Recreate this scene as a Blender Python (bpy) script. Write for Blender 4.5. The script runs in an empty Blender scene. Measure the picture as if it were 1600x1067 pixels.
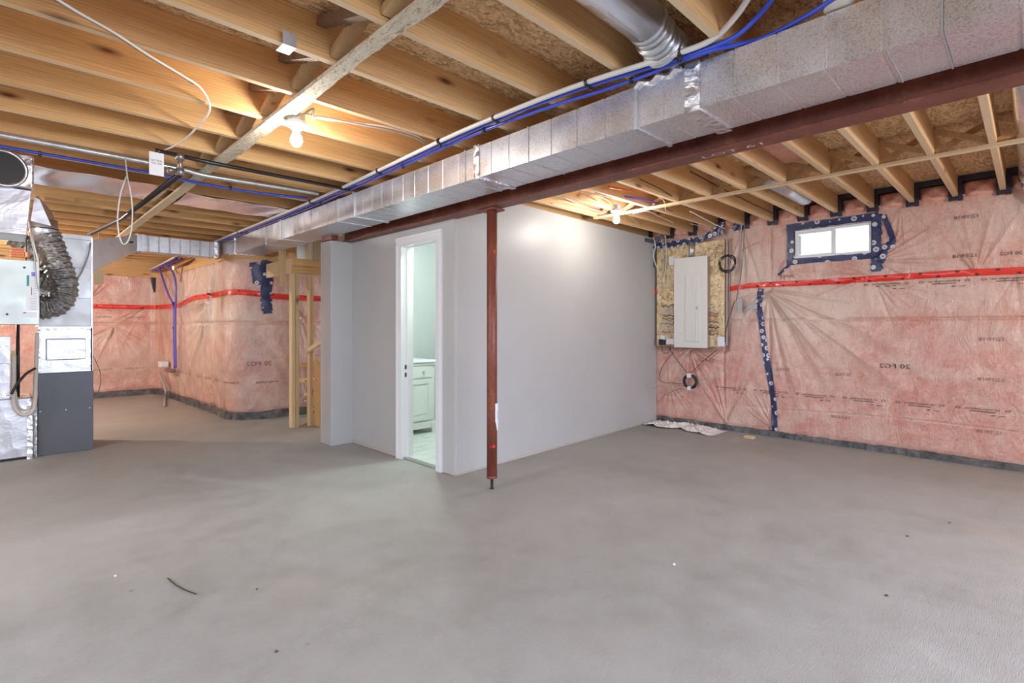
import bpy, bmesh, math, random
import numpy as np
from mathutils import Vector, Matrix
random.seed(7)
RNG = np.random.RandomState(11)
sc = bpy.context.scene
COL = sc.collection
PI = math.pi
# ---------------------------------------------------------------- camera
CAM_H = 1.25; FPX = 805.0; HZ = 510.0; YAW = math.radians(44.7)
cd = bpy.data.cameras.new('camera'); cam = bpy.data.objects.new('camera', cd); COL.objects.link(cam)
cam.location = (0, 0, CAM_H); cam.rotation_euler = (PI/2, 0, -YAW)
cd.sensor_width = 36.0; cd.lens = FPX/1600*36; cd.shift_y = -(533.5-HZ)/1600
cd.clip_start = 0.05; cd.clip_end = 100
sc.camera = cam
# ---------------------------------------------------------------- world, lights, exposure
w = bpy.data.worlds.new('world'); sc.world = w; w.use_nodes = True
bg = w.node_tree.nodes['Background']; bg.inputs[0].default_value = (0.86, 0.93, 1.0, 1); bg.inputs[1].default_value = 2.6
sc.view_settings.view_transform = 'Standard'; sc.view_settings.look = 'None'
sc.view_settings.gamma = 1.0; sc.view_settings.use_curve_mapping = False
sc.view_settings.exposure = 0.62
def area(name, loc, rot, sx, sy, power, col, spread=PI):
    l = bpy.data.lights.new(name, 'AREA'); l.shape = 'RECTANGLE'; l.size = sx; l.size_y = sy
    l.energy = power; l.color = col; l.spread = spread
    o = bpy.data.objects.new(name, l); COL.objects.link(o); o.location = loc; o.rotation_euler = rot
    return o
# added unseen area fills, standing in for daylight behind and beside the camera
area('rear_area_fill', (2.2, -2.9, 1.3), (math.radians(64), 0, 0), 4.8, 1.9, 132, (0.70, 0.80, 1.0), math.radians(105))
area('side_area_fill', (-2.9, 2.4, 1.4), (math.radians(60), 0, -PI/2), 4.4, 1.9, 74, (0.72, 0.82, 1.0), math.radians(105))
for nm, lo, en in (('far_point_fill', (-0.9, 9.0, 2.25), 125), ('furnace_point_fill', (-1.3, 5.2, 2.2), 45), ('rear_point_fill', (4.3, -1.3, 2.25), 46), ('rear_point_fill', (-0.2, -1.5, 2.2), 26)):  # unseen point fills added to brighten dim areas; no bulbs modelled there
    fl_ = bpy.data.lights.new(nm, 'POINT'); fl_.energy = en; fl_.color = (1.0, 0.98, 0.94); fl_.shadow_soft_size = 0.05
    fo_ = bpy.data.objects.new(nm, fl_); COL.objects.link(fo_); fo_.location = lo
BULB_E = 270.0
BATH_W = 42.0
# ---------------------------------------------------------------- projection to real planes
FW = (math.sin(YAW), math.cos(YAW)); RT = (math.cos(YAW), -math.sin(YAW))
def ray(u, v):
    l = (u-800)/FPX
    return Vector((FW[0]+l*RT[0], FW[1]+l*RT[1], (HZ-v)/FPX))
def onX(u, v, x): r = ray(u, v); return Vector((0, 0, CAM_H)) + r*(x/r.x)
def onY(u, v, y): r = ray(u, v); return Vector((0, 0, CAM_H)) + r*(y/r.y)
def onZ(u, v, z): r = ray(u, v); return Vector((0, 0, CAM_H)) + r*((z-CAM_H)/r.z)
# ---------------------------------------------------------------- node helpers
def mat(name):
    m = bpy.data.materials.new(name); m.use_nodes = True
    return m, m.node_tree, m.node_tree.nodes['Principled BSDF']
def nd(t, typ, **kw):
    n = t.nodes.new(typ)
    for k, v in kw.items():
        if k.startswith('i_'): n.inputs[k[2:].replace('_', ' ')].default_value = v
        else: setattr(n, k, v)
    return n
def ramp(t, fac, stops, interp='LINEAR'):
    r = nd(t, 'ShaderNodeValToRGB'); r.color_ramp.interpolation = interp
    e = r.color_ramp.elements
    while len(e) < len(stops): e.new(0.5)
    for i, (p, c) in enumerate(stops):
        e[i].position = p; e[i].color = (c[0], c[1], c[2], 1) if hasattr(c, '__len__') else (c, c, c, 1)
    t.links.new(fac, r.inputs[0]); return r.outputs[0]
def coords(t, scale=(1, 1, 1), rot=(0, 0, 0), kind='Object', rnd=False):
    tc = nd(t, 'ShaderNodeTexCoord'); mp = nd(t, 'ShaderNodeMapping')
    mp.inputs['Scale'].default_value = scale; mp.inputs['Rotation'].default_value = rot
    t.links.new(tc.outputs[kind], mp.inputs[0])
    if rnd:
        oi = nd(t, 'ShaderNodeObjectInfo'); mu = nd(t, 'ShaderNodeMath', operation='MULTIPLY'); mu.inputs[1].default_value = 37.0
        t.links.new(oi.outputs['Random'], mu.inputs[0]); t.links.new(mu.outputs[0], mp.inputs['Location'])
    return mp.outputs[0]
def noise(t, vec, scale, detail=4, rough=0.55, dist=0.0):
    n = nd(t, 'ShaderNodeTexNoise'); n.inputs['Scale'].default_value = scale; n.inputs['Detail'].default_value = detail
    n.inputs['Roughness'].default_value = rough; n.inputs['Distortion'].default_value = dist
    t.links.new(vec, n.inputs['Vector']); return n.outputs['Fac']
def voro(t, vec, scale, feature='F1', rnd=1.0, out='Distance'):
    n = nd(t, 'ShaderNodeTexVoronoi', feature=feature); n.inputs['Scale'].default_value = scale
    n.inputs['Randomness'].default_value = rnd
    t.links.new(vec, n.inputs['Vector']); return n.outputs[out]
def mix(t, fac, a, b, mode='MIX'):
    n = nd(t, 'ShaderNodeMix', data_type='RGBA', blend_type=mode)
    for s, v in ((0, fac), (6, a), (7, b)):
        if hasattr(v, 'node'): t.links.new(v, n.inputs[s])
        elif hasattr(v, '__len__'): n.inputs[s].default_value = (v[0], v[1], v[2], 1)
        else: n.inputs[s].default_value = v
    return n.outputs[2]
def math2(t, op, a, b):
    n = nd(t, 'ShaderNodeMath', operation=op)
    for s, v in ((0, a), (1, b)):
        if hasattr(v, 'node'): t.links.new(v, n.inputs[s])
        else: n.inputs[s].default_value = v
    return n.outputs[0]
def bump(t, b, h, strength, dist=0.01, coat=False):
    n = nd(t, 'ShaderNodeBump'); n.inputs['Strength'].default_value = strength; n.inputs['Distance'].default_value = dist
    t.links.new(h, n.inputs['Height']); t.links.new(n.outputs[0], b.inputs['Normal'])
    if coat: t.links.new(n.outputs[0], b.inputs['Coat Normal'])
    return n
def plain(name, col, rough=0.5, metal=0.0, coat=0.0, spec=None):
    m, t, b = mat(name)
    b.inputs['Base Color'].default_value = (*col, 1); b.inputs['Roughness'].default_value = rough
    b.inputs['Metallic'].default_value = metal; b.inputs['Coat Weight'].default_value = coat
    return m
# ---------------------------------------------------------------- materials
def wood_mat(name, light, dark, axis='x', knots=True, rough_sawn=0.10, edge=None):
    m, t, b = mat(name)
    st = {'x': (0.9, 11, 11), 'y': (11, 0.9, 11), 'z': (11, 11, 0.9)}[axis]
    v = coords(t, st, rnd=True)
    n1 = noise(t, v, 1.2, 7, 0.7, 0.8)
    wv = nd(t, 'ShaderNodeTexWave', wave_type='RINGS', rings_direction={'x': 'X', 'y': 'Y', 'z': 'Z'}[axis])
    wv.inputs['Scale'].default_value = 2.6; wv.inputs['Distortion'].default_value = 7; wv.inputs['Detail'].default_value = 3; wv.inputs['Detail Scale'].default_value = 1.2
    t.links.new(v, wv.inputs[0])
    f = mix(t, 0.22, n1, wv.outputs['Fac'])
    c = ramp(t, f, [(0.12, dark), (0.5, [(a+b_)/2 for a, b_ in zip(light, dark)]), (0.85, light)])
    fine = noise(t, coords(t, {'x': (3, 160, 160), 'y': (160, 3, 160), 'z': (160, 160, 3)}[axis], rnd=True), 1.0, 3, 0.6)
    c = mix(t, 0.35, c, ramp(t, fine, [(0.3, 0.35), (0.7, 1.0)]), 'MULTIPLY')
    if knots:
        kv = coords(t, {'x': (2.2, 7, 7), 'y': (7, 2.2, 7), 'z': (7, 7, 2.2)}[axis], rnd=True)
        k = voro(t, kv, 0.95)
        c = mix(t, ramp(t, k, [(0.045, 1.0), (0.1, 0.45), (0.17, 0.0)]), c, (0.16, 0.055, 0.02))
    if edge:      # floor bounce light put into the colour of faces turned down or up
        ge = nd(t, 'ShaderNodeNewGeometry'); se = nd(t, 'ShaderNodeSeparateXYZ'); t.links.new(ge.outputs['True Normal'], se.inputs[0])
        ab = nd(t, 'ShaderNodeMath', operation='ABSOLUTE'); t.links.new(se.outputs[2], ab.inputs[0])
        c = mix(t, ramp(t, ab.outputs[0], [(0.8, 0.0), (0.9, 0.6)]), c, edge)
    oi = nd(t, 'ShaderNodeObjectInfo')
    c = mix(t, 0.7, c, ramp(t, oi.outputs['Random'], [(0, (0.80, 0.72, 0.66)), (1, (1.08, 1.06, 1.04))]), 'MULTIPLY')
    t.links.new(c, b.inputs['Base Color']); b.inputs['Roughness'].default_value = 0.72
    saw = noise(t, coords(t, {'x': (90, 4, 4), 'y': (4, 90, 4), 'z': (4, 4, 90)}[axis], rnd=True), 1.0, 2)
    bump(t, b, mix(t, 0.5, saw, fine), rough_sawn, 0.004)
    return m
M = {}
M['joist'] = wood_mat('joist_spruce', (0.90, 0.60, 0.30), (0.66, 0.345, 0.115), edge=(0.88, 0.73, 0.52))  # edge: paler tone that paints floor light onto the undersides
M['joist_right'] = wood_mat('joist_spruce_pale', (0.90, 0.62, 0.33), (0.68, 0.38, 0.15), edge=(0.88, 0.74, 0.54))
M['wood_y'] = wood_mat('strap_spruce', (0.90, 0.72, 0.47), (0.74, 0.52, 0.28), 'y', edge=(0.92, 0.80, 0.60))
M['wood_z'] = wood_mat('stud_spruce', (0.84, 0.68, 0.42), (0.68, 0.47, 0.24), 'z')
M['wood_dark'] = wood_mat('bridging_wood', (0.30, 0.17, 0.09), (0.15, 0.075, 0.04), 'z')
M['wood_brace'] = wood_mat('brace_wood', (0.78, 0.55, 0.30), (0.58, 0.34, 0.15), 'z')
def osb_mat(name, base, dark, scale=1.0):
    m, t, b = mat(name)
    v = coords(t, (1, 1, 1))
    nz = nd(t, 'ShaderNodeTexNoise'); nz.inputs['Scale'].default_value = 9*scale; t.links.new(v, nz.inputs['Vector'])
    vv = mix(t, 0.06, v, nz.outputs['Color'])
    cols = []
    for i, (rz, sx, sy) in enumerate(((0.3, 12, 55), (1.25, 14, 60), (-0.75, 10, 48))):
        mp = nd(t, 'ShaderNodeMapping'); mp.inputs['Rotation'].default_value = (rz*0.6, rz*0.6, rz)
        mp.inputs['Scale'].default_value = (sx*scale, sy*scale, sy*scale*0.7); t.links.new(vv, mp.inputs[0])
        cols.append(voro(t, mp.outputs[0], 1.0, out='Color'))
    sel = nd(t, 'ShaderNodeTexNoise'); sel.inputs['Scale'].default_value = 26*scale; t.links.new(v, sel.inputs['Vector'])
    c = mix(t, ramp(t, sel.outputs['Fac'], [(0.46, 0), (0.5, 1)]), cols[0], cols[1])
    c = mix(t, ramp(t, noise(t, v, 17*scale, 2), [(0.5, 0), (0.54, 1)]), c, cols[2])
    g = nd(t, 'ShaderNodeSeparateColor'); t.links.new(c, g.inputs[0])
    cc = ramp(t, g.outputs[0], [(0.0, dark), (0.35, [(a*0.45+b_*0.55) for a, b_ in zip(base, dark)]), (1.0, base)])
    t.links.new(cc, b.inputs['Base Color']); b.inputs['Roughness'].default_value = 0.65
    bump(t, b, g.outputs[0], 0.5, 0.004)
    return m
M['osb'] = osb_mat('osb_subfloor', (0.92, 0.66, 0.37), (0.42, 0.22, 0.085), 1.5)
M['osb_board'] = osb_mat('osb_backboard', (0.88, 0.74, 0.48), (0.48, 0.31, 0.14), 0.6)
def galv(name, col, rough, spangle=60, amount=0.35, bmp=0.1, metal=0.85):
    m, t, b = mat(name); v = coords(t)
    s = nd(t, 'ShaderNodeSeparateColor'); t.links.new(voro(t, v, spangle, out='Color'), s.inputs[0])
    big = noise(t, v, 4, 4, 0.6)
    f = mix(t, 0.35, s.outputs[0], big)
    c = ramp(t, f, [(0.12, [x*(1-amount) for x in col]), (0.4, [x*(1-amount*0.25) for x in col]), (0.8, col)])
    t.links.new(c, b.inputs['Base Color']); b.inputs['Metallic'].default_value = metal
    t.links.new(ramp(t, big, [(0.3, rough*0.8), (0.7, rough*1.3)]), b.inputs['Roughness'])
    bump(t, b, mix(t, 0.3, big, s.outputs[0]), bmp, 0.01)
    return m
M['galv'] = galv('galvanised_spangled', (0.84, 0.85, 0.90), 0.34, 210, 0.45)
M['galv_plain'] = galv('galvanised_plain', (0.66, 0.68, 0.70), 0.42, 30, 0.2)
M['plenum'] = galv('plenum_sheet', (0.72, 0.74, 0.76), 0.5, 9, 0.12, 0.1, 0.6)
def foil_mat(name, col, rough, sc_, strength):
    m, t, b = mat(name); v = coords(t)
    n1 = noise(t, v, sc_, 6, 0.65, 1.0); n2 = voro(t, v, sc_*1.7, out='Distance')
    b.inputs['Base Color'].default_value = (*col, 1); b.inputs['Metallic'].default_value = 0.95
    b.inputs['Roughness'].default_value = rough
    bump(t, b, mix(t, 0.4, n1, n2), strength, 0.03); return m
M['foil'] = foil_mat('foil_wrap', (0.86, 0.87, 0.90), 0.22, 14, 0.5)
M['foil_smooth'] = foil_mat('foil_facing', (0.70, 0.70, 0.74), 0.40, 5, 0.35)
M['foil_flex'] = foil_mat('foil_flex_sleeve', (0.36, 0.35, 0.34), 0.26, 20, 1.0)
def concrete():
    m, t, b = mat('concrete_floor'); v = coords(t)
    n1 = noise(t, v, 0.7, 6, 0.6); n2 = noise(t, v, 5, 6, 0.65); n3 = noise(t, coords(t, (1.2, 9, 1), (0, 0, 0.5)), 26, 5, 0.7)
    c = ramp(t, mix(t, 0.4, n1, n2), [(0.32, (0.295, 0.28, 0.25)), (0.48, (0.375, 0.362, 0.34)), (0.60, (0.42, 0.408, 0.385)), (0.72, (0.49, 0.48, 0.46))])
    c = mix(t, 0.22, c, ramp(t, n3, [(0.35, 0.45), (0.6, 1.0)]), 'MULTIPLY')
    sp = voro(t, v, 3.1); sp2 = noise(t, v, 40, 2)
    c = mix(t, math2(t, 'MULTIPLY', ramp(t, sp, [(0.02, 1), (0.05, 0)]), ramp(t, sp2, [(0.45, 0), (0.6, 1)])), c, (0.22, 0.19, 0.17))
    wsp = voro(t, v, 9.0); c = mix(t, math2(t, 'MULTIPLY', ramp(t, wsp, [(0.03, 0.8), (0.06, 0)]), ramp(t, noise(t, v, 0.9, 2), [(0.56, 0), (0.66, 1)])), c, (0.75, 0.74, 0.72))
    st = noise(t, v, 1.3, 3, 0.5, 0.6)
    c = mix(t, ramp(t, st, [(0.60, 0), (0.75, 0.35)]), c, (0.42, 0.33, 0.25))
    t.links.new(c, b.inputs['Base Color']); t.links.new(ramp(t, n2, [(0.3, 0.5), (0.7, 0.75)]), b.inputs['Roughness'])
    bump(t, b, mix(t, 0.4, n3, n2), 0.6, 0.010); return m
M['concrete'] = concrete()
def pink(name, light, deep, haze):
    m, t, b = mat(name); v = coords(t)
    n1 = noise(t, v, 3.2, 7, 0.68, 0.8); n2 = noise(t, v, 22, 5, 0.7, 1.5)
    c = ramp(t, mix(t, 0.45, n1, n2), [(0.38, deep), (0.50, [(a+b_)/2 for a, b_ in zip(light, deep)]), (0.60, light)])
    h = noise(t, coords(t, (0.6, 0.6, 1.1)), 1.5, 4, 0.55)
    c = mix(t, ramp(t, h, [(0.45, 0.0), (0.68, haze)]), c, (0.70, 0.55, 0.47))
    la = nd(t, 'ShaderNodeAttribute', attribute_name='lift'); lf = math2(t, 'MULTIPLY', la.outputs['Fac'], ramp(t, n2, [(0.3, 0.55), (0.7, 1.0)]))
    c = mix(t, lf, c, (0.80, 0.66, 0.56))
    t.links.new(c, b.inputs['Base Color']); b.inputs['Roughness'].default_value = 0.6
    b.inputs['Coat Weight'].default_value = 1.0; b.inputs['Coat Roughness'].default_value = 0.12; b.inputs['Coat IOR'].default_value = 1.75
    wr = noise(t, coords(t, (1, 1, 0.4), (0.5, 0.3, 0)), 11, 6, 0.6, 2.6)
    wr2 = nd(t, 'ShaderNodeMath', operation='ABSOLUTE'); t.links.new(math2(t, 'SUBTRACT', wr, 0.5), wr2.inputs[0])
    bump(t, b, wr2.outputs[0], 0.9, 0.02, coat=True)
    return m
M['pink'] = pink('pink_batts_under_vapour_barrier', (0.76, 0.49, 0.40), (0.62, 0.22, 0.16), 0.55)
M['pink_deep'] = pink('pink_batt_rim', (0.90, 0.48, 0.37), (0.78, 0.27, 0.18), 0.2)
def tape(name, base, dot, scale=14):
    m, t, b = mat(name)
    d = voro(t, coords(t), scale, rnd=0.55)
    r = ramp(t, d, [(0.0, 0.3), (0.13, 0.3), (0.17, 1.0), (0.29, 1.0), (0.33, 0.0)])
    t.links.new(mix(t, r, base, dot), b.inputs['Base Color']); b.inputs['Roughness'].default_value = 0.3
    b.inputs['Coat Weight'].default_value = 0.6
    bump(t, b, noise(t, coords(t), 30, 4, 0.6, 1.5), 0.4, 0.01, coat=True); return m
M['blue_tape'] = tape('blue_sheathing_tape', (0.012, 0.024, 0.105), (0.62, 0.63, 0.70), 12)
M['red_tape'] = plain('red_sheathing_tape', (0.78, 0.035, 0.018), 0.35, coat=0.4)
M['tape_print'] = plain('red_tape_print', (0.16, 0.02, 0.02), 0.6)
def wall_paint():
    m, t, b = mat('primed_drywall'); v = coords(t)
    n = noise(t, v, 1.2, 3); c = ramp(t, n, [(0.3, (0.455, 0.45, 0.44)), (0.7, (0.49, 0.485, 0.475))])
    t.links.new(c, b.inputs['Base Color']); b.inputs['Roughness'].default_value = 0.42
    bump(t, b, noise(t, v, 120, 2), 0.06, 0.002); return m
M['paint'] = wall_paint()
M['trim'] = plain('white_trim_paint', (0.80, 0.79, 0.79), 0.35)
M['bath_white'] = plain('bathroom_paint', (0.47, 0.495, 0.49), 0.5)
M['vanity'] = plain('vanity_lacquer', (0.72, 0.74, 0.70), 0.35)
M['counter'] = plain('vanity_counter', (0.92, 0.93, 0.92), 0.15)
M['raw_edge'] = plain('unpainted_drywall_edge', (0.48, 0.43, 0.38), 0.8)
def steel_red():
    m, t, b = mat('red_oxide_primer'); v = coords(t, (1, 1, 0.5))
    n = noise(t, v, 7, 6, 0.65); n2 = noise(t, coords(t), 60, 3)
    c = ramp(t, mix(t, 0.3, n, n2), [(0.3, (0.10, 0.025, 0.015)), (0.55, (0.22, 0.058, 0.034)), (0.75, (0.36, 0.13, 0.075))])
    c = mix(t, ramp(t, voro(t, coords(t), 16), [(0.02, 0.6), (0.06, 0.0)]), c, (0.5, 0.3, 0.2))
    t.links.new(c, b.inputs['Base Color']); b.inputs['Roughness'].default_value = 0.45
    bump(t, b, n2, 0.15, 0.003); return m
M['red_steel'] = steel_red()
M['dark_steel'] = plain('threaded_steel', (0.13, 0.12, 0.12), 0.4, 0.8)
M['black_pipe'] = plain('black_iron_pipe', (0.045, 0.045, 0.05), 0.35, 0.6)
M['brass_pipe'] = plain('grey_iron_fitting', (0.30, 0.27, 0.25), 0.4, 0.8)
M['blue_pex'] = plain('blue_pex', (0.035, 0.085, 0.62), 0.3, coat=0.4)
M['violet_pex'] = plain('violet_blue_pex', (0.11, 0.10, 0.55), 0.3, coat=0.3)
M['white_pex'] = plain('white_pex', (0.74, 0.70, 0.66), 0.35)
M['cable_white'] = plain('white_cable', (0.78, 0.74, 0.68), 0.5)
M['cable_brown'] = plain('brown_cable', (0.27, 0.16, 0.12), 0.5)
M['cable_grey'] = plain('grey_cable', (0.42, 0.41, 0.42), 0.5)
M['black'] = plain('black_plastic', (0.02, 0.02, 0.022), 0.45)
M['membrane'] = None
def membrane():
    m, t, b = mat('footing_membrane'); v = coords(t)
    n = noise(t, v, 9, 5, 0.7)
    t.links.new(ramp(t, n, [(0.35, (0.05, 0.05, 0.055)), (0.6, (0.17, 0.16, 0.16)), (0.75, (0.42, 0.39, 0.36))]), b.inputs['Base Color'])
    b.inputs['Roughness'].default_value = 0.5; bump(t, b, n, 0.6, 0.02); return m
M['membrane'] = membrane()
M['sealant'] = plain('black_sealant', (0.022, 0.026, 0.05), 0.3, coat=0.5)
M['charcoal'] = plain('charcoal_cabinet', (0.115, 0.118, 0.135), 0.42, 0.2)
M['hrv'] = galv('ventilator_cabinet', (0.58, 0.64, 0.62), 0.38, 6, 0.06, 0.02, 0.45)
M['label'] = plain('white_label', (0.80, 0.82, 0.86), 0.5)
M['label_green'] = plain('green_print', (0.05, 0.32, 0.25), 0.5)
M['label_blue'] = plain('blue_print', (0.20, 0.27, 0.78), 0.5)
M['ink'] = plain('dark_ink', (0.10, 0.06, 0.06), 0.6)
M['ink_faint'] = plain('faint_ink', (0.30, 0.15, 0.13), 0.6)
M['chalk'] = plain('chalk', (0.75, 0.62, 0.58), 0.9)
M['red_mark'] = plain('red_spray_mark', (0.85, 0.01, 0.01), 0.5)
M['hose'] = plain('beige_hose', (0.62, 0.56, 0.50), 0.4)
M['panel'] = plain('panel_enamel', (0.76, 0.74, 0.71), 0.35)
M['panel_side'] = plain('panel_box_side', (0.42, 0.36, 0.30), 0.5, 0.3)
M['copper'] = plain('copper_orange', (0.62, 0.20, 0.08), 0.4, 0.4)
M['cloth'] = plain('white_plastic_sheet', (0.90, 0.88, 0.86), 0.4)
M['vinyl'] = plain('white_window_vinyl', (0.86, 0.87, 0.88), 0.35)
M['nickel'] = plain('brushed_nickel', (0.5, 0.5, 0.48), 0.3, 0.9)
M['tan_card'] = plain('tan_chipboard', (0.50, 0.40, 0.27), 0.8)
M['duct_rose'] = galv('smooth_round_duct', (0.84, 0.80, 0.80), 0.28, 12, 0.08, 0.05)
M['sheet'] = galv('joist_bay_sheet', (0.88, 0.86, 0.88), 0.22, 5, 0.08, 0.35)
def tile_mat():
    m, t, b = mat('grey_wood_look_floor'); v = coords(t, (2, 12, 2))
    n = noise(t, v, 2, 6, 0.6)
    t.links.new(ramp(t, n, [(0.3, (0.55, 0.57, 0.55)), (0.7, (0.76, 0.79, 0.76))]), b.inputs['Base Color']); b.inputs['Roughness'].default_value = 0.35; return m
M['bath_floor'] = tile_mat()
def bark_mat():
    m, t, b = mat('waney_bark_edge'); v = coords(t, (3, 1, 3))
    n = noise(t, v, 16, 6, 0.7, 1.5); n2 = noise(t, coords(t, (6, 1.5, 6)), 9, 5, 0.7, 2.0)
    t.links.new(ramp(t, mix(t, 0.5, n, n2), [(0.40, (0.40, 0.25, 0.14)), (0.47, (0.78, 0.66, 0.48)), (0.62, (0.92, 0.85, 0.70))]), b.inputs['Base Color'])
    b.inputs['Roughness'].default_value = 0.8; bump(t, b, n2, 0.8, 0.02); return m
M['bark'] = bark_mat()
def emis(name, col, s):
    m, t, b = mat(name); b.inputs['Base Color'].default_value = (1, 1, 1, 1)
    b.inputs['Emission Color'].default_value = (*col, 1); b.inputs['Emission Strength'].default_value = s; return m
M['bulb'] = emis('glowing_bulb', (1.0, 0.95, 0.86), BULB_E)
M['porcelain'] = plain('white_lampholder', (0.85, 0.84, 0.80), 0.3)
def glass():
    m, t, b = mat('window_glass'); b.inputs['Transmission Weight'].default_value = 1.0; b.inputs['Roughness'].default_value = 0.0
    b.inputs['IOR'].default_value = 1.01; return m
M['glass'] = glass()
def brick_m():
    m, t, b = mat('pale_brick'); n = noise(t, coords(t, rnd=True), 12, 3)
    t.links.new(ramp(t, n, [(0.3, (0.66, 0.64, 0.62)), (0.7, (0.82, 0.81, 0.79))]), b.inputs['Base Color']); b.inputs['Roughness'].default_value = 0.9; return m
M['brick'] = brick_m()
M['mortar'] = plain('mortar', (0.80, 0.79, 0.78), 0.9)
M['mirror'] = plain('mirror_glass', (0.9, 0.93, 0.92), 0.02, 1.0)
# ---------------------------------------------------------------- object helpers
def link(name, me, m=None, parent=None, smooth=False):
    if m is not None and not me.materials: me.materials.append(M[m] if isinstance(m, str) else m)
    o = bpy.data.objects.new(name, me); COL.objects.link(o)
    if parent is not None: o.parent = parent
    if m is not None: (me.shade_smooth if smooth else me.shade_flat)()
    return o
class MB:
    def __init__(s): s.v = []; s.f = []
    def add(s, vs, fs):
        n = len(s.v); s.v += [tuple(p) for p in vs]; s.f += [tuple(i+n for i in f) for f in fs]; return s
    def box(s, x0, x1, y0, y1, z0, z1):
        x0, x1 = sorted((x0, x1)); y0, y1 = sorted((y0, y1)); z0, z1 = sorted((z0, z1))
        return s.add([(x0,y0,z0),(x1,y0,z0),(x1,y1,z0),(x0,y1,z0),(x0,y0,z1),(x1,y0,z1),(x1,y1,z1),(x0,y1,z1)],
                     [(0,3,2,1),(4,5,6,7),(0,1,5,4),(1,2,6,5),(2,3,7,6),(3,0,4,7)])
    def hexa(s, p):      # 8 points: bottom ring then top ring
        return s.add(p, [(0,3,2,1),(4,5,6,7),(0,1,5,4),(1,2,6,5),(2,3,7,6),(3,0,4,7)])
    def beam(s, a, b, w_, h, up=(0, 0, 1)):
        a, b = Vector(a), Vector(b); d = (b-a).normalized(); u = Vector(up)
        sd = d.cross(u)
        if sd.length < 1e-4: sd = d.cross(Vector((1, 0, 0)))
        sd.normalize(); u = sd.cross(d).normalized()
        P = []
        for q in (a, b):
            P += [q-sd*w_/2-u*h/2, q+sd*w_/2-u*h/2, q+sd*w_/2+u*h/2, q-sd*w_/2+u*h/2]
        return s.add(P, [(0,1,2,3),(7,6,5,4),(0,4,5,1),(1,5,6,2),(2,6,7,3),(3,7,4,0)])
    def tube(s, pts, r, n=8, cap=True, rf=None):
        pts = [Vector(p) for p in pts]; N = len(pts)
        T = [(pts[min(i+1, N-1)]-pts[max(i-1, 0)]).normalized() for i in range(N)]
        u = T[0].orthogonal().normalized(); base = len(s.v); vs = []; fs = []
        for i in range(N):
            u = (u - T[i]*u.dot(T[i]))
            u = u.normalized() if u.length > 1e-6 else T[i].orthogonal().normalized()
            w_ = T[i].cross(u); rr = rf(i/(N-1)) if rf else r
            for k in range(n):
                a = 2*PI*k/n; vs.append(pts[i]+(u*math.cos(a)+w_*math.sin(a))*rr)
        for i in range(N-1):
            for k in range(n):
                k2 = (k+1) % n; fs.append((i*n+k, i*n+k2, (i+1)*n+k2, (i+1)*n+k))
        if cap: fs.append(tuple(range(n-1, -1, -1))); fs.append(tuple((N-1)*n+k for k in range(n)))
        return s.add(vs, fs)
    def lathe(s, c, prof, n=24, axis=(0, 0, 1)):
        c = Vector(c); ax = Vector(axis).normalized(); u = ax.orthogonal().normalized(); w_ = ax.cross(u); vs = []; fs = []
        for (r, h) in prof:
            for k in range(n):
                a = 2*PI*k/n; vs.append(c+ax*h+(u*math.cos(a)+w_*math.sin(a))*max(r, 1e-5))
        for i in range(len(prof)-1):
            for k in range(n):
                k2 = (k+1) % n; fs.append((i*n+k, i*n+k2, (i+1)*n+k2, (i+1)*n+k))
        fs.append(tuple(range(n-1, -1, -1))); fs.append(tuple((len(prof)-1)*n+k for k in range(n)))
        return s.add(vs, fs)
    def build(s, name, m, parent=None, smooth=False, bevel=0.0):
        me = bpy.data.meshes.new(name); me.from_pydata(s.v, [], s.f)
        if bevel > 0:
            bm = bmesh.new(); bm.from_mesh(me)
            bmesh.ops.bevel(bm, geom=list(bm.edges), offset=bevel, segments=1, affect='EDGES', clamp_overlap=True)
            bm.to_mesh(me); bm.free()
        me.update()
        return link(name, me, m, parent, smooth)
def spline(pts, k=8):
    P = [Vector(p) for p in pts]; out = []
    for i in range(len(P)-1):
        p0 = P[max(i-1, 0)]; p1 = P[i]; p2 = P[i+1]; p3 = P[min(i+2, len(P)-1)]
        for j in range(k):
            t = j/k; out.append(0.5*((2*p1)+(p2-p0)*t+(2*p0-5*p1+4*p2-p3)*t*t+(3*p1-p0-3*p2+p3)*t**3))
    out.append(P[-1]); return out
def tag(o, label, cat, group=None):
    o['label'] = label; o['category'] = cat
    if group: o['group'] = group
    return o
def thing(name, label, cat, loc, group=None):
    o = bpy.data.objects.new(name, None); COL.objects.link(o); o.empty_display_size = 0.1
    o.location = loc; bpy.context.view_layer.update()
    return tag(o, label, cat, group)
def fix(root):      # children built in world coordinates: keep them there
    for ch in root.children:
        if ch.get('_w'): continue
        if root.type == 'EMPTY': ch.location = -Vector(root.location)
        ch['_w'] = 1
def struct(o): o['kind'] = 'structure'; return o
def flatgrid(name, xs, ys, fz, m, parent=None):
    X_, Y_ = np.meshgrid(xs, ys); nx = len(xs); ny = len(ys)
    co = fz(X_, Y_).reshape(-1, 3)
    return grid_mesh(name, co, nx, ny, m, parent)
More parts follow.
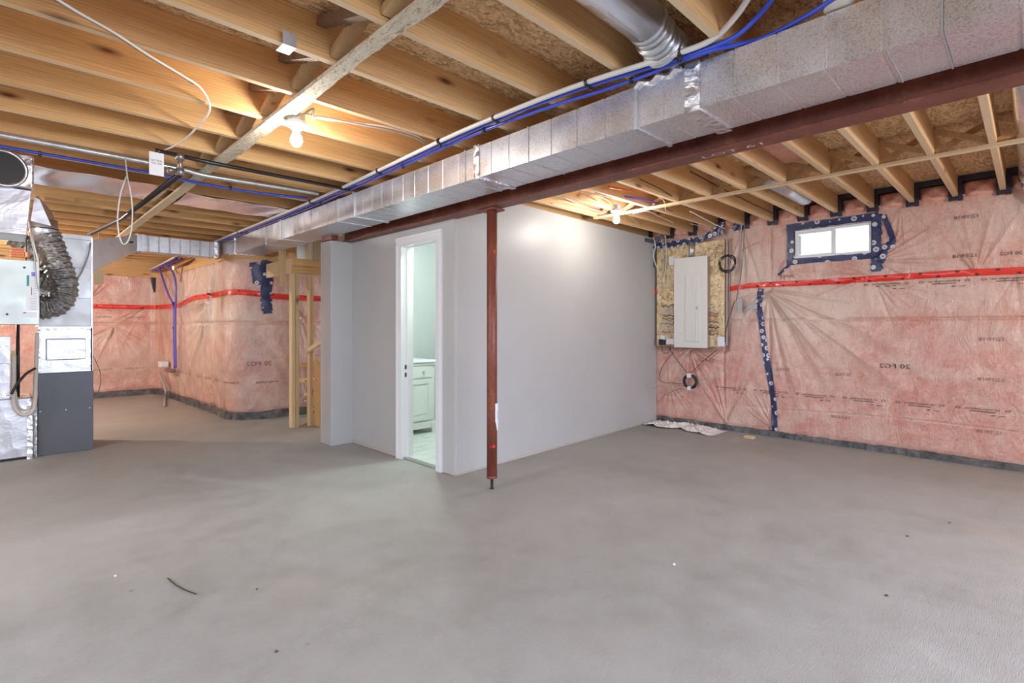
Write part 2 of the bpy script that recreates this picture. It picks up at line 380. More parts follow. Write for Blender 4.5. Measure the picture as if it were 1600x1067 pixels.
def grid_mesh(name, co, nx, ny, m, parent=None, flip=False):
    i = np.arange(ny-1)[:, None]*nx + np.arange(nx-1)[None, :]
    q = np.stack([i, i+1, i+nx+1, i+nx], -1).reshape(-1, 4)
    if flip: q = q[:, ::-1]
    me = bpy.data.meshes.new(name); me.vertices.add(len(co)); me.vertices.foreach_set('co', co.astype(np.float32).ravel())
    nf = len(q); me.loops.add(nf*4); me.loops.foreach_set('vertex_index', q.astype(np.int32).ravel())
    me.polygons.add(nf); me.polygons.foreach_set('loop_start', np.arange(0, nf*4, 4, dtype=np.int32))
    try: me.polygons.foreach_set('loop_total', np.full(nf, 4, dtype=np.int32))
    except Exception: pass
    me.update(calc_edges=True)
    return link(name, me, m, parent, True)
_tc = {}
def text_mesh(body, size, fn, name, m, parent, mirror=False, ext=0.0, cond=1.0, vec=None):
    c = bpy.data.curves.new('t', 'FONT'); c.body = body; c.size = size; c.align_x = 'CENTER'; c.align_y = 'CENTER'; c.extrude = ext
    c.resolution_u = 2
    o = bpy.data.objects.new('t', c); COL.objects.link(o)
    dg = bpy.context.evaluated_depsgraph_get(); me = bpy.data.meshes.new_from_object(o.evaluated_get(dg))
    bpy.data.objects.remove(o)
    if vec:
        A = np.empty(len(me.vertices)*3, np.float32); me.vertices.foreach_get('co', A); A = A.reshape(-1, 3)
        me.vertices.foreach_set('co', vec(A[:, 0]*cond*(-1 if mirror else 1), A[:, 1]).astype(np.float32).ravel())
    else:
        for v in me.vertices:
            x = v.co.x*cond*(-1 if mirror else 1); v.co = fn(x, v.co.y, v.co.z)
    me.name = name
    return link(name, me, m, parent)
# ================================================================ FLOOR
def fl(X_, Y_):
    return np.stack([X_, Y_, np.zeros_like(X_)], -1)
floor = struct(flatgrid('floor', np.linspace(-3, 6.6, 40), np.linspace(-3, 11.8, 60), fl, 'concrete'))
# ================================================================ WALL RIGHT (pink, pleated plastic)
WX = 6.22
def fold_set(pt, a0, a1, n, amp, L, wd, seed):
    r = np.random.RandomState(seed); out = []
    for i in range(n):
        a = math.radians(a0 + (a1-a0)*(i+0.5+r.uniform(-0.35, 0.35))/n)
        out.append((pt[0], pt[1], a, amp*1.55*r.uniform(0.4, 1.0)*(1 if r.rand() > 0.35 else -0.7), L*r.uniform(0.5, 1.15), wd*r.uniform(0.45, 1.1), r.uniform(-0.25, 0.25)))
    return out
def fold_h(S, Z, folds):
    H = np.zeros_like(S)
    for (ps, pz, a, A, L, wd, cv) in folds:
        ds = S-ps; dz = Z-pz
        al = ds*math.cos(a)+dz*math.sin(a); pr = -ds*math.sin(a)+dz*math.cos(a)
        pr = pr-cv*al*al*0.25
        k = (al > 0)
        wl = wd*(0.35+1.2*np.clip(al, 0, 2))
        H += np.where(k, A*np.clip(al/0.06, 0, 1)*np.exp(-np.abs(pr/wl)**1.6)*np.exp(-(np.clip(al, 0, 9)/L)**2), 0)
    return H
def rnoise(S, Z, seed, n=26, f0=0.5, f1=3.0, asp=1.0):
    r = np.random.RandomState(seed); H = np.zeros_like(S)
    for i in range(n):
        f = f0*(f1/f0)**r.rand(); a = r.uniform(0, PI); H += np.sin(2*PI*f*(S*math.cos(a)*asp+Z*math.sin(a))+r.uniform(0, 6.28))/f*f0
    return H/math.sqrt(n)
# s measured as -y so that it grows to the right in view
RF = (fold_set((-2.12, 1.66), -88, -8, 24, 0.021, 1.0, 0.030, 1) + fold_set((-2.12, 1.66), -170, -100, 7, 0.016, 0.6, 0.026, 2)
      + fold_set((-1.12, 1.78), 150, 215, 7, 0.018, 0.5, 0.028, 3) + fold_set((-1.10, 1.90), -40, 60, 9, 0.018, 0.45, 0.026, 4)
      + fold_set((-1.12, 1.72), -75, -10, 7, 0.014, 0.5, 0.026, 5) + fold_set((-3.06, 0.98), -165, -15, 12, 0.014, 0.5, 0.022, 6)
      + fold_set((-2.60, 0.08), 60, 130, 9, 0.018, 0.7, 0.025, 7) + fold_set((-2.06, 0.08), 95, 150, 7, 0.014, 0.4, 0.022, 8)
      + fold_set((-2.4, 2.42), -110, -70, 8, 0.018, 0.8, 0.026, 9) + fold_set((-0.35, 1.72), 55, 125, 6, 0.018, 0.7, 0.035, 10)
      + fold_set((-0.1, 1.70), -120, -60, 5, 0.012, 0.45, 0.03, 12) + fold_set((-0.9, 2.44), -120, -40, 5, 0.012, 0.5, 0.03, 13)
      + fold_set((-3.35, 0.5), -120, 100, 12, 0.012, 0.5, 0.022, 14) + fold_set((-1.95, 2.0), -140, -60, 5, 0.014, 0.4, 0.03, 15))
def right_disp(y, z):
    S = -np.asarray(y, float); Z = np.asarray(z, float)
    h = 0.013*rnoise(S, Z, 3) + 0.0035*rnoise(S, Z, 5, 22, 4, 9)
    h += fold_h(S, Z, RF)
    tz = 1.735; h -= 0.012*np.exp(-((Z-tz)/0.05)**2)
    h -= 0.018*np.exp(-((Z-1.325)/0.012)**2)
    h -= 0.006*np.exp(-((Z-0.335+0.02*np.sin(S*2))/0.006)**2)
    for sy in (2.63, 2.10, 3.62):
        h -= 0.016*np.exp(-((S+sy)/0.02)**2)
    h += 0.02*np.exp(-((Z-0.9)/0.35)**2)
    h -= 0.03*np.clip((0.12-Z)/0.12, 0, 1)**2
    k = np.clip((Z-2.34)/0.1, 0, 1); h = h*(1-k)
    # keep flat behind panel board and round the window
    pb = np.clip(np.minimum((S+3.60)/0.06, (-2.55-S)/0.06), 0, 1)*np.clip(np.minimum((Z-0.92)/0.06, (2.36-Z)/0.06), 0, 1)
    h = h*(1-pb) - 0.02*pb
    wb = np.clip(np.minimum((S+1.93)/0.05, (-1.06-S)/0.05), 0, 1)*np.clip(np.minimum((Z-1.93)/0.05, (2.36-Z)/0.05), 0, 1)
    h = h*(1-wb)
    return np.clip(h, -0.06, 0.09)
def blob(S, Z, s0, z0, rs, rz): return np.exp(-((S-s0)/rs)**2-((Z-z0)/rz)**2)
def set_lift(o, L):
    at = o.data.attributes.new('lift', 'FLOAT', 'POINT'); at.data.foreach_set('value', np.clip(L, 0, 1).astype(np.float32).ravel())
WIN = (1.145, 1.846, 1.993, 2.305)
ys = np.concatenate([np.linspace(4.2, 3.62, 12)[:-1], np.linspace(3.62, -0.6, 640), np.linspace(-0.6, -3.0, 40)[1:]])
zs = np.linspace(0.05, 2.455, 330)
Yg, Zg = np.meshgrid(ys, zs); Hh = right_disp(Yg, Zg)
co = np.stack([WX-Hh, Yg, Zg], -1).reshape(-1, 3)
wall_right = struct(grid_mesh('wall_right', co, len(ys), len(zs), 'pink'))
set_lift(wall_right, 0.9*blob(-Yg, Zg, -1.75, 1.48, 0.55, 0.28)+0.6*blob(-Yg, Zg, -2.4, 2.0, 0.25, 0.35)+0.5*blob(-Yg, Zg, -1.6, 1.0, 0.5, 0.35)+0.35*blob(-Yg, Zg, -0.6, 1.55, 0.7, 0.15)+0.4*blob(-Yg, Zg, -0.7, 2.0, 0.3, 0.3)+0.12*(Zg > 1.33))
# cut the window opening
bm = bmesh.new(); bm.from_mesh(wall_right.data)
dl = [f for f in bm.faces if WIN[0] < f.calc_center_median().y < WIN[1] and WIN[2] < f.calc_center_median().z < WIN[3]]
bmesh.ops.delete(bm, geom=dl, context='FACES'); bm.to_mesh(wall_right.data); bm.free()
def on_right(y, z, off=0.004):
    return Vector((WX-float(right_disp(y, z))-off, y, z))
# concrete foundation behind, with a hole for the window; footing strip at the bottom
b = MB(); xw = WX+0.10
b.box(xw, xw+0.2, -3, WIN[0]-0.01, -0.02, 2.7); b.box(xw, xw+0.2, WIN[1]+0.01, 5.7, -0.02, 2.7)
b.box(xw, xw+0.2, WIN[0]-0.01, WIN[1]+0.01, -0.02, WIN[2]-0.01); b.box(xw, xw+0.2, WIN[0]-0.01, WIN[1]+0.01, WIN[3]+0.01, 2.7)
b.build('foundation', 'membrane', wall_right)
b = MB()
for i in range(60):
    y0 = -3+i*0.11; b.box(WX-0.005-0.02*random.random(), xw, y0, y0+0.112, 0, 0.058+0.012*random.random())
b.build('footing_strip', 'membrane', wall_right)
# ================================================================ LEFT FOUNDATION WALL (one path: back, jog, stair side)
def arc(cx, cy, r, a0, a1, n):
    return [(cx+r*math.cos(math.radians(a0+(a1-a0)*i/n)), cy+r*math.sin(math.radians(a0+(a1-a0)*i/n))) for i in range(n+1)]
path = [(-3.0, 11.45), (1.95, 11.45)] + [(2.02, 11.40), (2.07, 11.3)] + [(2.14, 9.3), (2.17, 8.2)] + arc(2.55, 7.72, 0.40, 180, 270, 10)[0:] + [(3.0, 7.30), (5.2, 7.30)]
P2 = [Vector((p[0], p[1], 0)) for p in path]
cum = [0.0]
for i in range(1, len(P2)): cum.append(cum[-1]+(P2[i]-P2[i-1]).length)
def path_at(s):
    s = np.clip(np.asarray(s, float), 0, cum[-1])
    x = np.interp(s, cum, [p.x for p in P2]); y = np.interp(s, cum, [p.y for p in P2])
    x2 = np.interp(np.clip(s+0.03, 0, cum[-1]), cum, [p.x for p in P2]); y2 = np.interp(np.clip(s+0.03, 0, cum[-1]), cum, [p.y for p in P2])
    x1 = np.interp(np.clip(s-0.03, 0, cum[-1]), cum, [p.x for p in P2]); y1 = np.interp(np.clip(s-0.03, 0, cum[-1]), cum, [p.y for p in P2])
    tx, ty = x2-x1, y2-y1; L = np.hypot(tx, ty)+1e-9
    return x, y, ty/L, -tx/L          # outward (room side) normal
def s_of(x, y):
    best = None
    for i in range(len(P2)-1):
        a, c = P2[i], P2[i+1]; d = c-a; t = max(0, min(1, ((x-a.x)*d.x+(y-a.y)*d.y)/d.length_squared)); q = a+d*t
        e = math.hypot(q.x-x, q.y-y)
        if best is None or e < best[0]: best = (e, cum[i]+t*d.length)
    return best[1]
SA = s_of(2.17, 8.2); SB = s_of(2.3, 7.45); SC = s_of(2.5, 7.32); SBACK = s_of(2.0, 11.42)
LF = (fold_set((SA-0.15, 1.66), -172, -75, 26, 0.040, 1.5, 0.040, 31) + fold_set((SA-0.15, 1.66), 60, 150, 16, 0.030, 0.7, 0.03, 32)
      + fold_set((SA-0.1, 0.1), 75, 110, 10, 0.022, 0.9, 0.025, 33) + fold_set((SC+0.45, 1.52), -120, -40, 10, 0.02, 0.6, 0.028, 34)
      + fold_set((SC+0.55, 0.15), 50, 130, 10, 0.025, 0.9, 0.03, 35) + fold_set((SBACK-0.15, 1.6), -160, -110, 10, 0.018, 0.8, 0.03, 36)
      + fold_set((SBACK-1.0, 1.65), 40, 75, 12, 0.02, 0.4, 0.03, 37) + fold_set((SBACK-0.6, 1.25), 200, 330, 14, 0.018, 0.6, 0.03, 38)
      + fold_set((SBACK+0.4, 1.2), -80, -20, 9, 0.018, 0.8, 0.03, 39) + fold_set((SA-1.4, 1.7), 20, 120, 9, 0.02, 0.5, 0.04, 40)
      + fold_set((SB+0.1, 0.1), 50, 120, 8, 0.02, 0.6, 0.03, 41) + fold_set((SBACK-2.6, 1.6), -140, -40, 14, 0.02, 1.0, 0.03, 42))
def left_disp(s, z):
    S = np.asarray(s, float); Z = np.asarray(z, float)
    h = 0.02*rnoise(S, Z, 13) + 0.005*rnoise(S, Z, 15, 22, 3, 7) + fold_h(S, Z, LF)
    tz = red_z(S); h -= 0.012*np.exp(-((Z-tz)/0.05)**2)
    h -= 0.02*np.exp(-((Z-1.30)/0.015)**2)
    h += 0.03*np.exp(-((Z-0.8)/0.35)**2) - 0.05*np.clip((0.16-Z)/0.12, 0, 1)**2
    for ss in (SBACK, SBACK-1.15): h -= 0.02*np.exp(-((S-ss)/0.02)**2)
    return np.clip(h, -0.06, 0.10)
_rx = [0, SBACK-0.3, SBACK, SBACK+1.3, SBACK+2.2, SA-0.2, SB, SC+0.2, SC+2]
_rz = [1.60, 1.60, 1.605, 1.60, 1.70, 1.70, 1.71, 1.66, 1.64]
def red_z(S): return np.interp(S, _rx, _rz)
ss_ = np.concatenate([np.linspace(0, SBACK-3.0, 30)[:-1], np.linspace(SBACK-3.0, SC+1.4, 430), np.linspace(SC+1.4, cum[-1], 20)[1:]])
LTOP = 2.17
zs = np.linspace(0.10, LTOP, 150)
Sg, Zg = np.meshgrid(ss_, zs); Hh = left_disp(Sg, Zg); px, py, nx_, ny_ = path_at(Sg)
co = np.stack([px+nx_*Hh, py+ny_*Hh, Zg], -1).reshape(-1, 3)
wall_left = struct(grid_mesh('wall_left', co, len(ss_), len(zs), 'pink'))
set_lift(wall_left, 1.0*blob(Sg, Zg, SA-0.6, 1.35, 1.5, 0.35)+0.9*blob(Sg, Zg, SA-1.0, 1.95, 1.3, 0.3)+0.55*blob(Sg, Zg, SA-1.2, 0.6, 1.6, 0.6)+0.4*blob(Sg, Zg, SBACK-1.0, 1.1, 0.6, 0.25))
def on_left(s, z, off=0.005):
    x, y, a, c = path_at(s); h = float(left_disp(s, z))+off
    return Vector((float(x+a*h), float(y+c*h), z))
b = MB(); vs = []; fs = []
for i, (s, hh) in enumerate([(s, 0) for s in np.linspace(0, cum[-1], 90)]):
    x, y, a, c = [float(q) for q in path_at(s)]; o_ = 0.005+0.03*random.random()
    vs += [(x+a*o_, y+c*o_, 0), (x+a*o_, y+c*o_, 0.10), (x-a*0.12, y-c*0.12, 0.12+0.01*random.random())]
    if i: k = i*3; fs += [(k-3, k, k+1, k-2), (k-2, k+1, k+2, k-1)]
b.add(vs, fs); b.build('footing_strip', 'membrane', wall_left)
b = MB(); vs = []; fs = []
for i, s in enumerate(np.linspace(0, cum[-1], 90)):
    x, y, a, c = [float(q) for q in path_at(s)]
    vs += [(x+a*0.02, y+c*0.02, LTOP-0.02), (x+a*0.02, y+c*0.02, LTOP+0.055), (x-a*0.2, y-c*0.2, LTOP+0.055)]
    if i: k = i*3; fs += [(k-3, k, k+1, k-2), (k-2, k+1, k+2, k-1)]
b.add(vs, fs); b.build('sill_plate', 'joist', wall_left)
b = MB(); b.box(-3, 2.3, 11.5, 11.54, LTOP, 2.68); b.box(2.32, 2.36, 7.5, 11.5, LTOP, 2.68); b.box(2.36, 5.2, 7.44, 7.48, LTOP, 2.68)
b.build('rim_board', 'joist', wall_left)
# unseen room shell behind and beside the camera
b = MB(); b.box(-3.05, 6.5, -3.1, -3.0, 0, 2.7); struct(b.build('wall_back', 'paint'))
b = MB(); b.box(-3.1, -3.0, -3.1, 11.6, 0, 2.7); struct(b.build('wall_side', 'paint'))
# ================================================================ CEILING: subfloor, joists, straps, bridging
JB, JT = 2.44, 2.622
b = MB(); b.box(-3.1, 6.5, -3.1, 11.8, JT, JT+0.02)
ceiling = struct(b.build('ceiling', 'osb'))
jm = {}
def joist(x0, x1, y, m, t=0.040):
    k = (round(x1-x0, 3), m)
    if k not in jm:
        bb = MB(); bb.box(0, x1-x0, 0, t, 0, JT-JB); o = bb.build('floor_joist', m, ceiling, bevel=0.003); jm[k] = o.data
    else: o = link('floor_joist', jm[k], None, ceiling)
    o.location = (x0, y, JB); return o
LJ = [0.905+0.437*k for k in range(-4, 25)]
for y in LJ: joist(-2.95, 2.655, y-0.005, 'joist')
RJ = [0.163+0.316*k for k in range(-6, 17)]
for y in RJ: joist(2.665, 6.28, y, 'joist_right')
# waney-edged strap under the left joists
def strap(name, x, w_, y0, y1, m, wob):
    n = 160; vs = []; fs = []
    for i in range(n+1):
        y = y0+(y1-y0)*i/n
        e = w_/2 + (wob*(0.4*math.sin(y*2.1+1)+0.25*math.sin(y*5.3)+0.35*(random.random()-0.5)) if wob else 0)
        dz = wob*0.35*(random.random()) if (wob and 1.5 < y < 4.8) else 0
        vs += [(x-w_/2, y, JB-0.001), (x-w_/2, y, JB-0.021), (x+e*0.7, y, JB-0.021-dz*0.3), (x+e, y, JB-0.006-dz*0.1), (x+e, y, JB-0.001)]
        if i:
            k = i*5
            for q in range(5): q2 = (q+1) % 5; fs.append((k-5+q, k-5+q2, k+q2, k+q))
    fs += [(4, 3, 2, 1, 0), tuple(n*5+q for q in range(5))]
    bb = MB(); bb.add(vs, fs); return bb.build(name, m, ceiling)
st = strap('wood_strap', 1.112, 0.085, -2.9, 5.0, 'bark', 0.03)
strap('wood_strap', 1.112, 0.085, 5.0, 10.9, 'wood_y', 0)
strap('wood_strap', 4.60, 0.062, -2.9, 3.36, 'wood_y', 0)
# bridging
def bridge(a, c, m, w_=0.04, h=0.04):
    bb = MB(); bb.beam(a, c, w_, h, up=(1, 0, 0)); return bb.build('bridging_strut', m, ceiling)
for i in range(1, len(LJ)-1):
    y = LJ[i]; y2 = LJ[i+1]
    if 0.4 < y < 7:
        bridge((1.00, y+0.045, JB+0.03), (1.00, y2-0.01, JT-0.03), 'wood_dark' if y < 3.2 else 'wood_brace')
        bridge((1.07, y2-0.01, JB+0.03), (1.07, y+0.045, JT-0.03), 'wood_brace', 0.035, 0.06)
for i in range(0, len(RJ)-1):
    y = RJ[i]; y2 = RJ[i+1]
    if -1 < y < 3.3:
        bridge((4.56, y+0.042, JB+0.02), (4.56, y2-0.002, JT-0.03), 'wood_brace', 0.036, 0.036)
        bridge((4.62, y2-0.002, JB+0.02), (4.62, y+0.042, JT-0.03), 'wood_brace', 0.036, 0.036)
# solid blocking near the left side far bays and the foil panned bays
def sheet(x0, x1, y0, y1, name='bay_sheet'):
    n = 24
    def f(X_, Y_):
        u_ = (X_-x0)/(x1-x0); Z = JB-0.004-0.006*np.abs(np.sin(X_*5.3+Y_*3))-0.004*np.sin(X_*17+Y_*9)
        return np.stack([X_, Y_, Z], -1)
    return flatgrid(name, np.linspace(x0, x1, 40), np.linspace(y0, y1, n), f, 'sheet', ceiling)
sheet(-0.9, 0.93, 5.16, 5.84); sheet(1.17, 2.12, 5.28, 5.84)
b = MB(); b.box(0.93, 1.02, 5.3, 5.82, JB-0.01, JB+0.09); b.build('blocking', 'joist', ceiling)
# rim between right joists: pink batt pillows with black sealant
def pillow(y0, y1):
    n = 14
    U, V = np.meshgrid(np.linspace(0, 1, n), np.linspace(0, 1, n))
    h = 0.075*(np.clip(4*U*(1-U), 0, 1)**0.5)*(np.clip(4*V*(1-V), 0, 1)**0.5)*(1+0.25*np.sin(U*9+y0*7)*np.sin(V*7+y0*3))
    co = np.stack([WX+0.03-h, y0+(y1-y0)*U, JB-0.03+(JT-0.05-JB+0.03)*V], -1).reshape(-1, 3)
    grid_mesh('rim_batt', co, n, n, 'pink_deep', wall_right, flip=True)
for i in range(len(RJ)-1):
    if RJ[i] > 4: break
    y0, y1 = RJ[i]+0.04, RJ[i+1]
    pillow(y0+0.012, y1-0.03)
    bb = MB(); bb.box(WX-0.035, WX+0.05, y0, y0+0.022+0.01*random.random(), JB-0.04, JT-0.01)
    bb.box(WX-0.035, WX+0.05, y1-0.030-0.012*random.random(), y1, JB-0.045, JT-0.01)
    bb.box(WX-0.03, WX+0.05, y0, y1, JT-0.055, JT-0.005)
    bb.box(WX-0.03, WX+0.03, y1-0.035, y1+0.06, JB-0.035, JB-0.002)
    bb.build('black_sealant', 'sealant', wall_right)
# ================================================================ WHITE PARTITIONS
b = MB()
# long wall along +x, very slightly skewed, from the door corner to the pink wall
cA = Vector((2.70, 3.395, 0)); cB = Vector((6.20, 3.525, 0)); T = 0.11
nrm = Vector((-(cB-cA).y, (cB-cA).x, 0)).normalized()*T
zt = 2.415
def slab(a, c, nrm, z0, z1, m, name, parent=None, za=None):
    bb = MB(); za = z1 if za is None else za
    bb.hexa([a+Vector((0,0,z0)), c+Vector((0,0,z0)), c+nrm+Vector((0,0,z0)), a+nrm+Vector((0,0,z0)), a+Vector((0,0,za)), c+Vector((0,0,z1)), c+nrm+Vector((0,0,z1)), a+nrm+Vector((0,0,za))])
    return bb.build(name, m, parent, bevel=0.004)
wall_front = struct(slab(cA, cB, nrm, 0.012, zt, 'paint', 'wall_front'))
bb = MB()
for i in range(40):
    a = cA+(cB-cA)*(i/40); c = cA+(cB-cA)*((i+1)/40)
    hgt = 0.012+0.018*random.random()*(1 if i > 3 else 0.3)
    bb.beam(a+Vector((0, 0.03, hgt/2)), c+Vector((0, 0.03, hgt/2)), 0.064, hgt)
bb.build('raw_bottom_edge', 'raw_edge', wall_front)
# door wall, plane x = 2.68
DX = 2.68; DY0, DY1 = 3.62, 4.20; DTOP = 2.02
b = MB(); WT = 2.15
b.box(DX, DX+0.11, 3.40, DY0, 0.004, WT); b.box(DX, DX+0.11, DY1, 5.20, 0.004, WT); b.box(DX, DX+0.11, DY0, DY1, DTOP, WT)
wall_door = struct(b.build('wall_door', 'paint'))
bb = MB(); bb.box(DX-0.003, DX+0.01, DY1+0.09, 5.16, 0.004, 0.045); bb.build('raw_bottom_edge', 'raw_edge', wall_door)
# upper part of the partition over the beam line
bb = MB(); bb.box(2.74, 2.82, 3.5, 5.5, WT, JB-0.002); bb.build('upper_panel', 'paint', wall_door)
# end post wrapping the beam end
b = MB(); b.box(2.44, 2.79, 5.15, 5.40, 0.0, 2.15)
wall_stub = struct(b.build('wall_stair', 'paint', bevel=0.003))
# bathroom shell
b = MB(); b.box(2.79, 6.1, 5.42, 5.5, 0, 2.42); struct(b.build('wall_bathroom_far', 'bath_white'))
b = MB(); b.box(4.7, 4.8, 3.5, 5.42, 0, 2.42); struct(b.build('wall_bathroom_right', 'bath_white'))
b = MB(); b.box(2.80, 4.7, 3.5, 5.42, 2.405, 2.425); struct(b.build('ceiling_bathroom', 'bath_white'))
bb = MB(); bb.box(2.70, 4.75, 3.47, 5.42, 0.001, 0.008); bf = bb.build('floor_bathroom', 'mortar'); struct(bf)
k = 0
yy = 3.52
while yy < 5.40:
    xx = 2.74 - (0.3 if k % 2 else 0.0); x_end = 4.70
    while xx < x_end:
        a, c = max(xx, 2.74), min(xx+0.6, x_end)
        if c-a > 0.03: q = MB(); q.box(a+0.002, c-0.002, yy+0.002, min(yy+0.148, 5.41), 0.008, 0.016); q.build('plank', 'bath_floor', bf)
        xx += 0.6
    yy += 0.15; k += 1
# liners on inside of door wall / front wall
bb = MB(); bb.box(2.69, 2.74, DY0, DY1, 0.0, 0.014); struct(bb.build('trim_1', 'nickel'))
# ---- door frame
door_1 = None
b = MB(); J0, J1 = DX-0.012, DX+0.125
b.box(J0, J1, DY1-0.018, DY1, 0, DTOP); door_1 = struct(b.build('door_1', 'trim'))
bb = MB(); bb.box(J0, J1, DY0, DY0+0.018, 0, DTOP); bb.build('jamb', 'trim', door_1)
bb = MB(); bb.box(J0, J1, DY0+0.018, DY1-0.018, DTOP-0.018, DTOP); bb.build('head_jamb', 'trim', door_1)
bb = MB(); bb.box(DX+0.05, DX+0.085, DY1-0.03, DY1-0.018, 0, DTOP-0.018); bb.box(DX+0.05, DX+0.085, DY0+0.018, DY0+0.03, 0, DTOP-0.018); bb.box(DX+0.05, DX+0.085, DY0+0.03, DY1-0.03, DTOP-0.03, DTOP-0.018)
bb.build('door_stop', 'trim', door_1)
def casing(y0, y1, z0, z1, vert, inner):   # stepped colonial profile
    bb = MB(); w_ = 0.07
    if vert:
        sgn = 1 if inner == 'lo' else -1; yb = y0 if inner == 'lo' else y1
        for (a, c, d) in ((0, 0.012, 0.011), (0.012, 0.045, 0.015), (0.045, 0.06, 0.022), (0.06, 0.072, 0.018)):
            bb.box(DX-d, DX, yb+sgn*a, yb+sgn*c, z0, z1)
    else:
        for (a, c, d) in ((0, 0.012, 0.011), (0.012, 0.045, 0.015), (0.045, 0.06, 0.022), (0.06, 0.072, 0.018)):
            bb.box(DX-d, DX, y0-0.072*0+(0)-0.0, y1, z0+a, z0+c)
    return bb
casing(DY1-0.006, 0, 0, DTOP-0.006, True, 'lo').build('casing', 'trim', door_1)
casing(0, DY0+0.006, 0, DTOP-0.006, True, 'hi').build('casing', 'trim', door_1)
casing(DY0-0.066, DY1+0.066, DTOP-0.006, 0, False, None).build('casing', 'trim', door_1)
for z in (0.873, 0.80):
    q = MB(); q.box(DX+0.03, DX+0.05, DY1-0.0205, DY1-0.0175, z-0.028, z+0.012); q.build('strike_plate', 'dark_steel', door_1)
# ---- vanity
V0, V1, VY0, VY1 = 2.86, 3.62, 4.93, 5.41
van = thing('vanity', 'white bathroom vanity with drawer and panel door seen through the doorway', 'vanity', (3.24, 5.17, 0.016))
b = MB(); b.box(V0, V1, VY0+0.02, VY1, 0.10, 0.82); b.build('body', 'vanity', van, bevel=0.003)
b = MB(); b.box(V0-0.015, V1+0.025, VY0-0.015, VY1, 0.835, 0.86); b.build('countertop', 'counter', van, bevel=0.004)
b = MB(); b.box(V0-0.005, V1+0.012, VY0, VY1, 0.80, 0.835); b.build('cornice', 'vanity', van, bevel=0.006)
b = MB(); b.box(3.15, V1-0.05, VY0+0.003, VY0+0.02, 0.66, 0.79); dr = b.build('drawer', 'vanity', van, bevel=0.003)
q = MB(); q.lathe((3.44, VY0+0.003, 0.725), [(0.006, 0), (0.006, 0.012), (0.014, 0.016), (0.015, 0.024), (0.008, 0.03)], 12, (0, -1, 0)); q.build('knob', 'nickel', dr, True)
b = MB(); x0, x1, z0, z1 = 3.15, V1-0.05, 0.17, 0.645
b.box(x0, x0+0.055, VY0, VY0+0.02, z0, z1); b.box(x1-0.055, x1, VY0, VY0+0.02, z0, z1); b.box(x0+0.055, x1-0.055, VY0, VY0+0.02, z1-0.055, z1); b.box(x0+0.055, x1-0.055, VY0, VY0+0.02, z0, z0+0.055)
b.box(x0+0.055, x1-0.055, VY0+0.012, VY0+0.02, z0+0.055, z1-0.055); b.box(x0+0.075, x1-0.075, VY0+0.006, VY0+0.012, z0+0.075, z1-0.075)
dd = b.build('door', 'vanity', van)
q = MB(); q.lathe((x0+0.03, VY0, 0.48), [(0.006, 0), (0.006, 0.012), (0.013, 0.016), (0.014, 0.022), (0.008, 0.028)], 12, (0, -1, 0)); q.build('knob', 'nickel', dd, True)
b = MB(); x0, x1 = 2.88, 3.13; b.box(x0, x1, VY0+0.004, VY0+0.02, 0.17, 0.645); b.build('door', 'vanity', van, bevel=0.004)
b = MB(); b.box(V0, V1, VY0+0.004, VY0+0.02, 0.075, 0.15); b.build('apron', 'vanity', van)
for x in (V0, V1-0.07):
    b = MB(); b.hexa([(x+0.02, VY0-0.004, 0.016), (x+0.07, VY0-0.004, 0.016), (x+0.07, VY0+0.05, 0.016), (x+0.02, VY0+0.05, 0.016), (x, VY0-0.004, 0.12), (x+0.075, VY0-0.004, 0.12), (x+0.075, VY0+0.05, 0.12), (x, VY0+0.05, 0.12)])
    b.build('foot', 'vanity', van)
b = MB(); b.box(V1-0.05, V1, VY1-0.06, VY1, 0.016, 0.11); b.build('foot', 'vanity', van)
fix(van)
mr = onY(637.5, 425, 5.40); mb_ = onY(637.5, 543, 5.40)
b = MB(); b.box(2.9, mr.x, 5.395, 5.419, mb_.z, mr.z); mi = b.build('mirror_frame', 'nickel'); mi.name = 'wall_mirror'
tag(mi, 'thin framed mirror above the vanity, only its edge beside the door jamb', 'mirror')
b = MB(); b.box(2.93, mr.x-0.02, 5.392, 5.396, mb_.z+0.02, mr.z-0.02); b.build('mirror_glass', 'mirror', mi)
pl_ = bpy.data.lights.new('bathroom_lamp', 'POINT'); pl_.energy = BATH_W; pl_.color = (0.84, 1.0, 0.93); pl_.shadow_soft_size = 0.05
po_ = bpy.data.objects.new('bathroom_lamp', pl_); COL.objects.link(po_); po_.location = (2.98, 4.12, 2.16)
area('bathroom_ceiling_lamp', (3.9, 4.4, 2.38), (0, 0, 0), 0.4, 0.4, 3, (0.86, 1.0, 0.94))
# ================================================================ STEEL BEAM AND COLUMN
beam = thing('steel_beam', 'long dark red primed steel beam running under the ceiling beside the duct', 'beam', (2.65, 2.0, 2.15))
BX0, BX1 = 2.585, 2.712; BY0, BY1 = -2.95, 5.26; xm = (BX0+BX1)/2
b = MB(); b.box(BX0, BX1, BY0, BY1, 2.15, 2.162); b.build('bottom_flange', 'red_steel', beam, bevel=0.002)
b = MB(); b.box(BX0, BX1, BY0, BY1, 2.343, 2.355); b.build('top_flange', 'red_steel', beam)
b = MB(); b.box(xm-0.005, xm+0.005, BY0, BY1, 2.162, 2.343); b.build('web', 'red_steel', beam)
b = MB(); b.box(BX0+0.01, BX1-0.01, BY0, 5.2, 2.355, JB-0.001); b.build('nailer_plate', 'joist', beam)
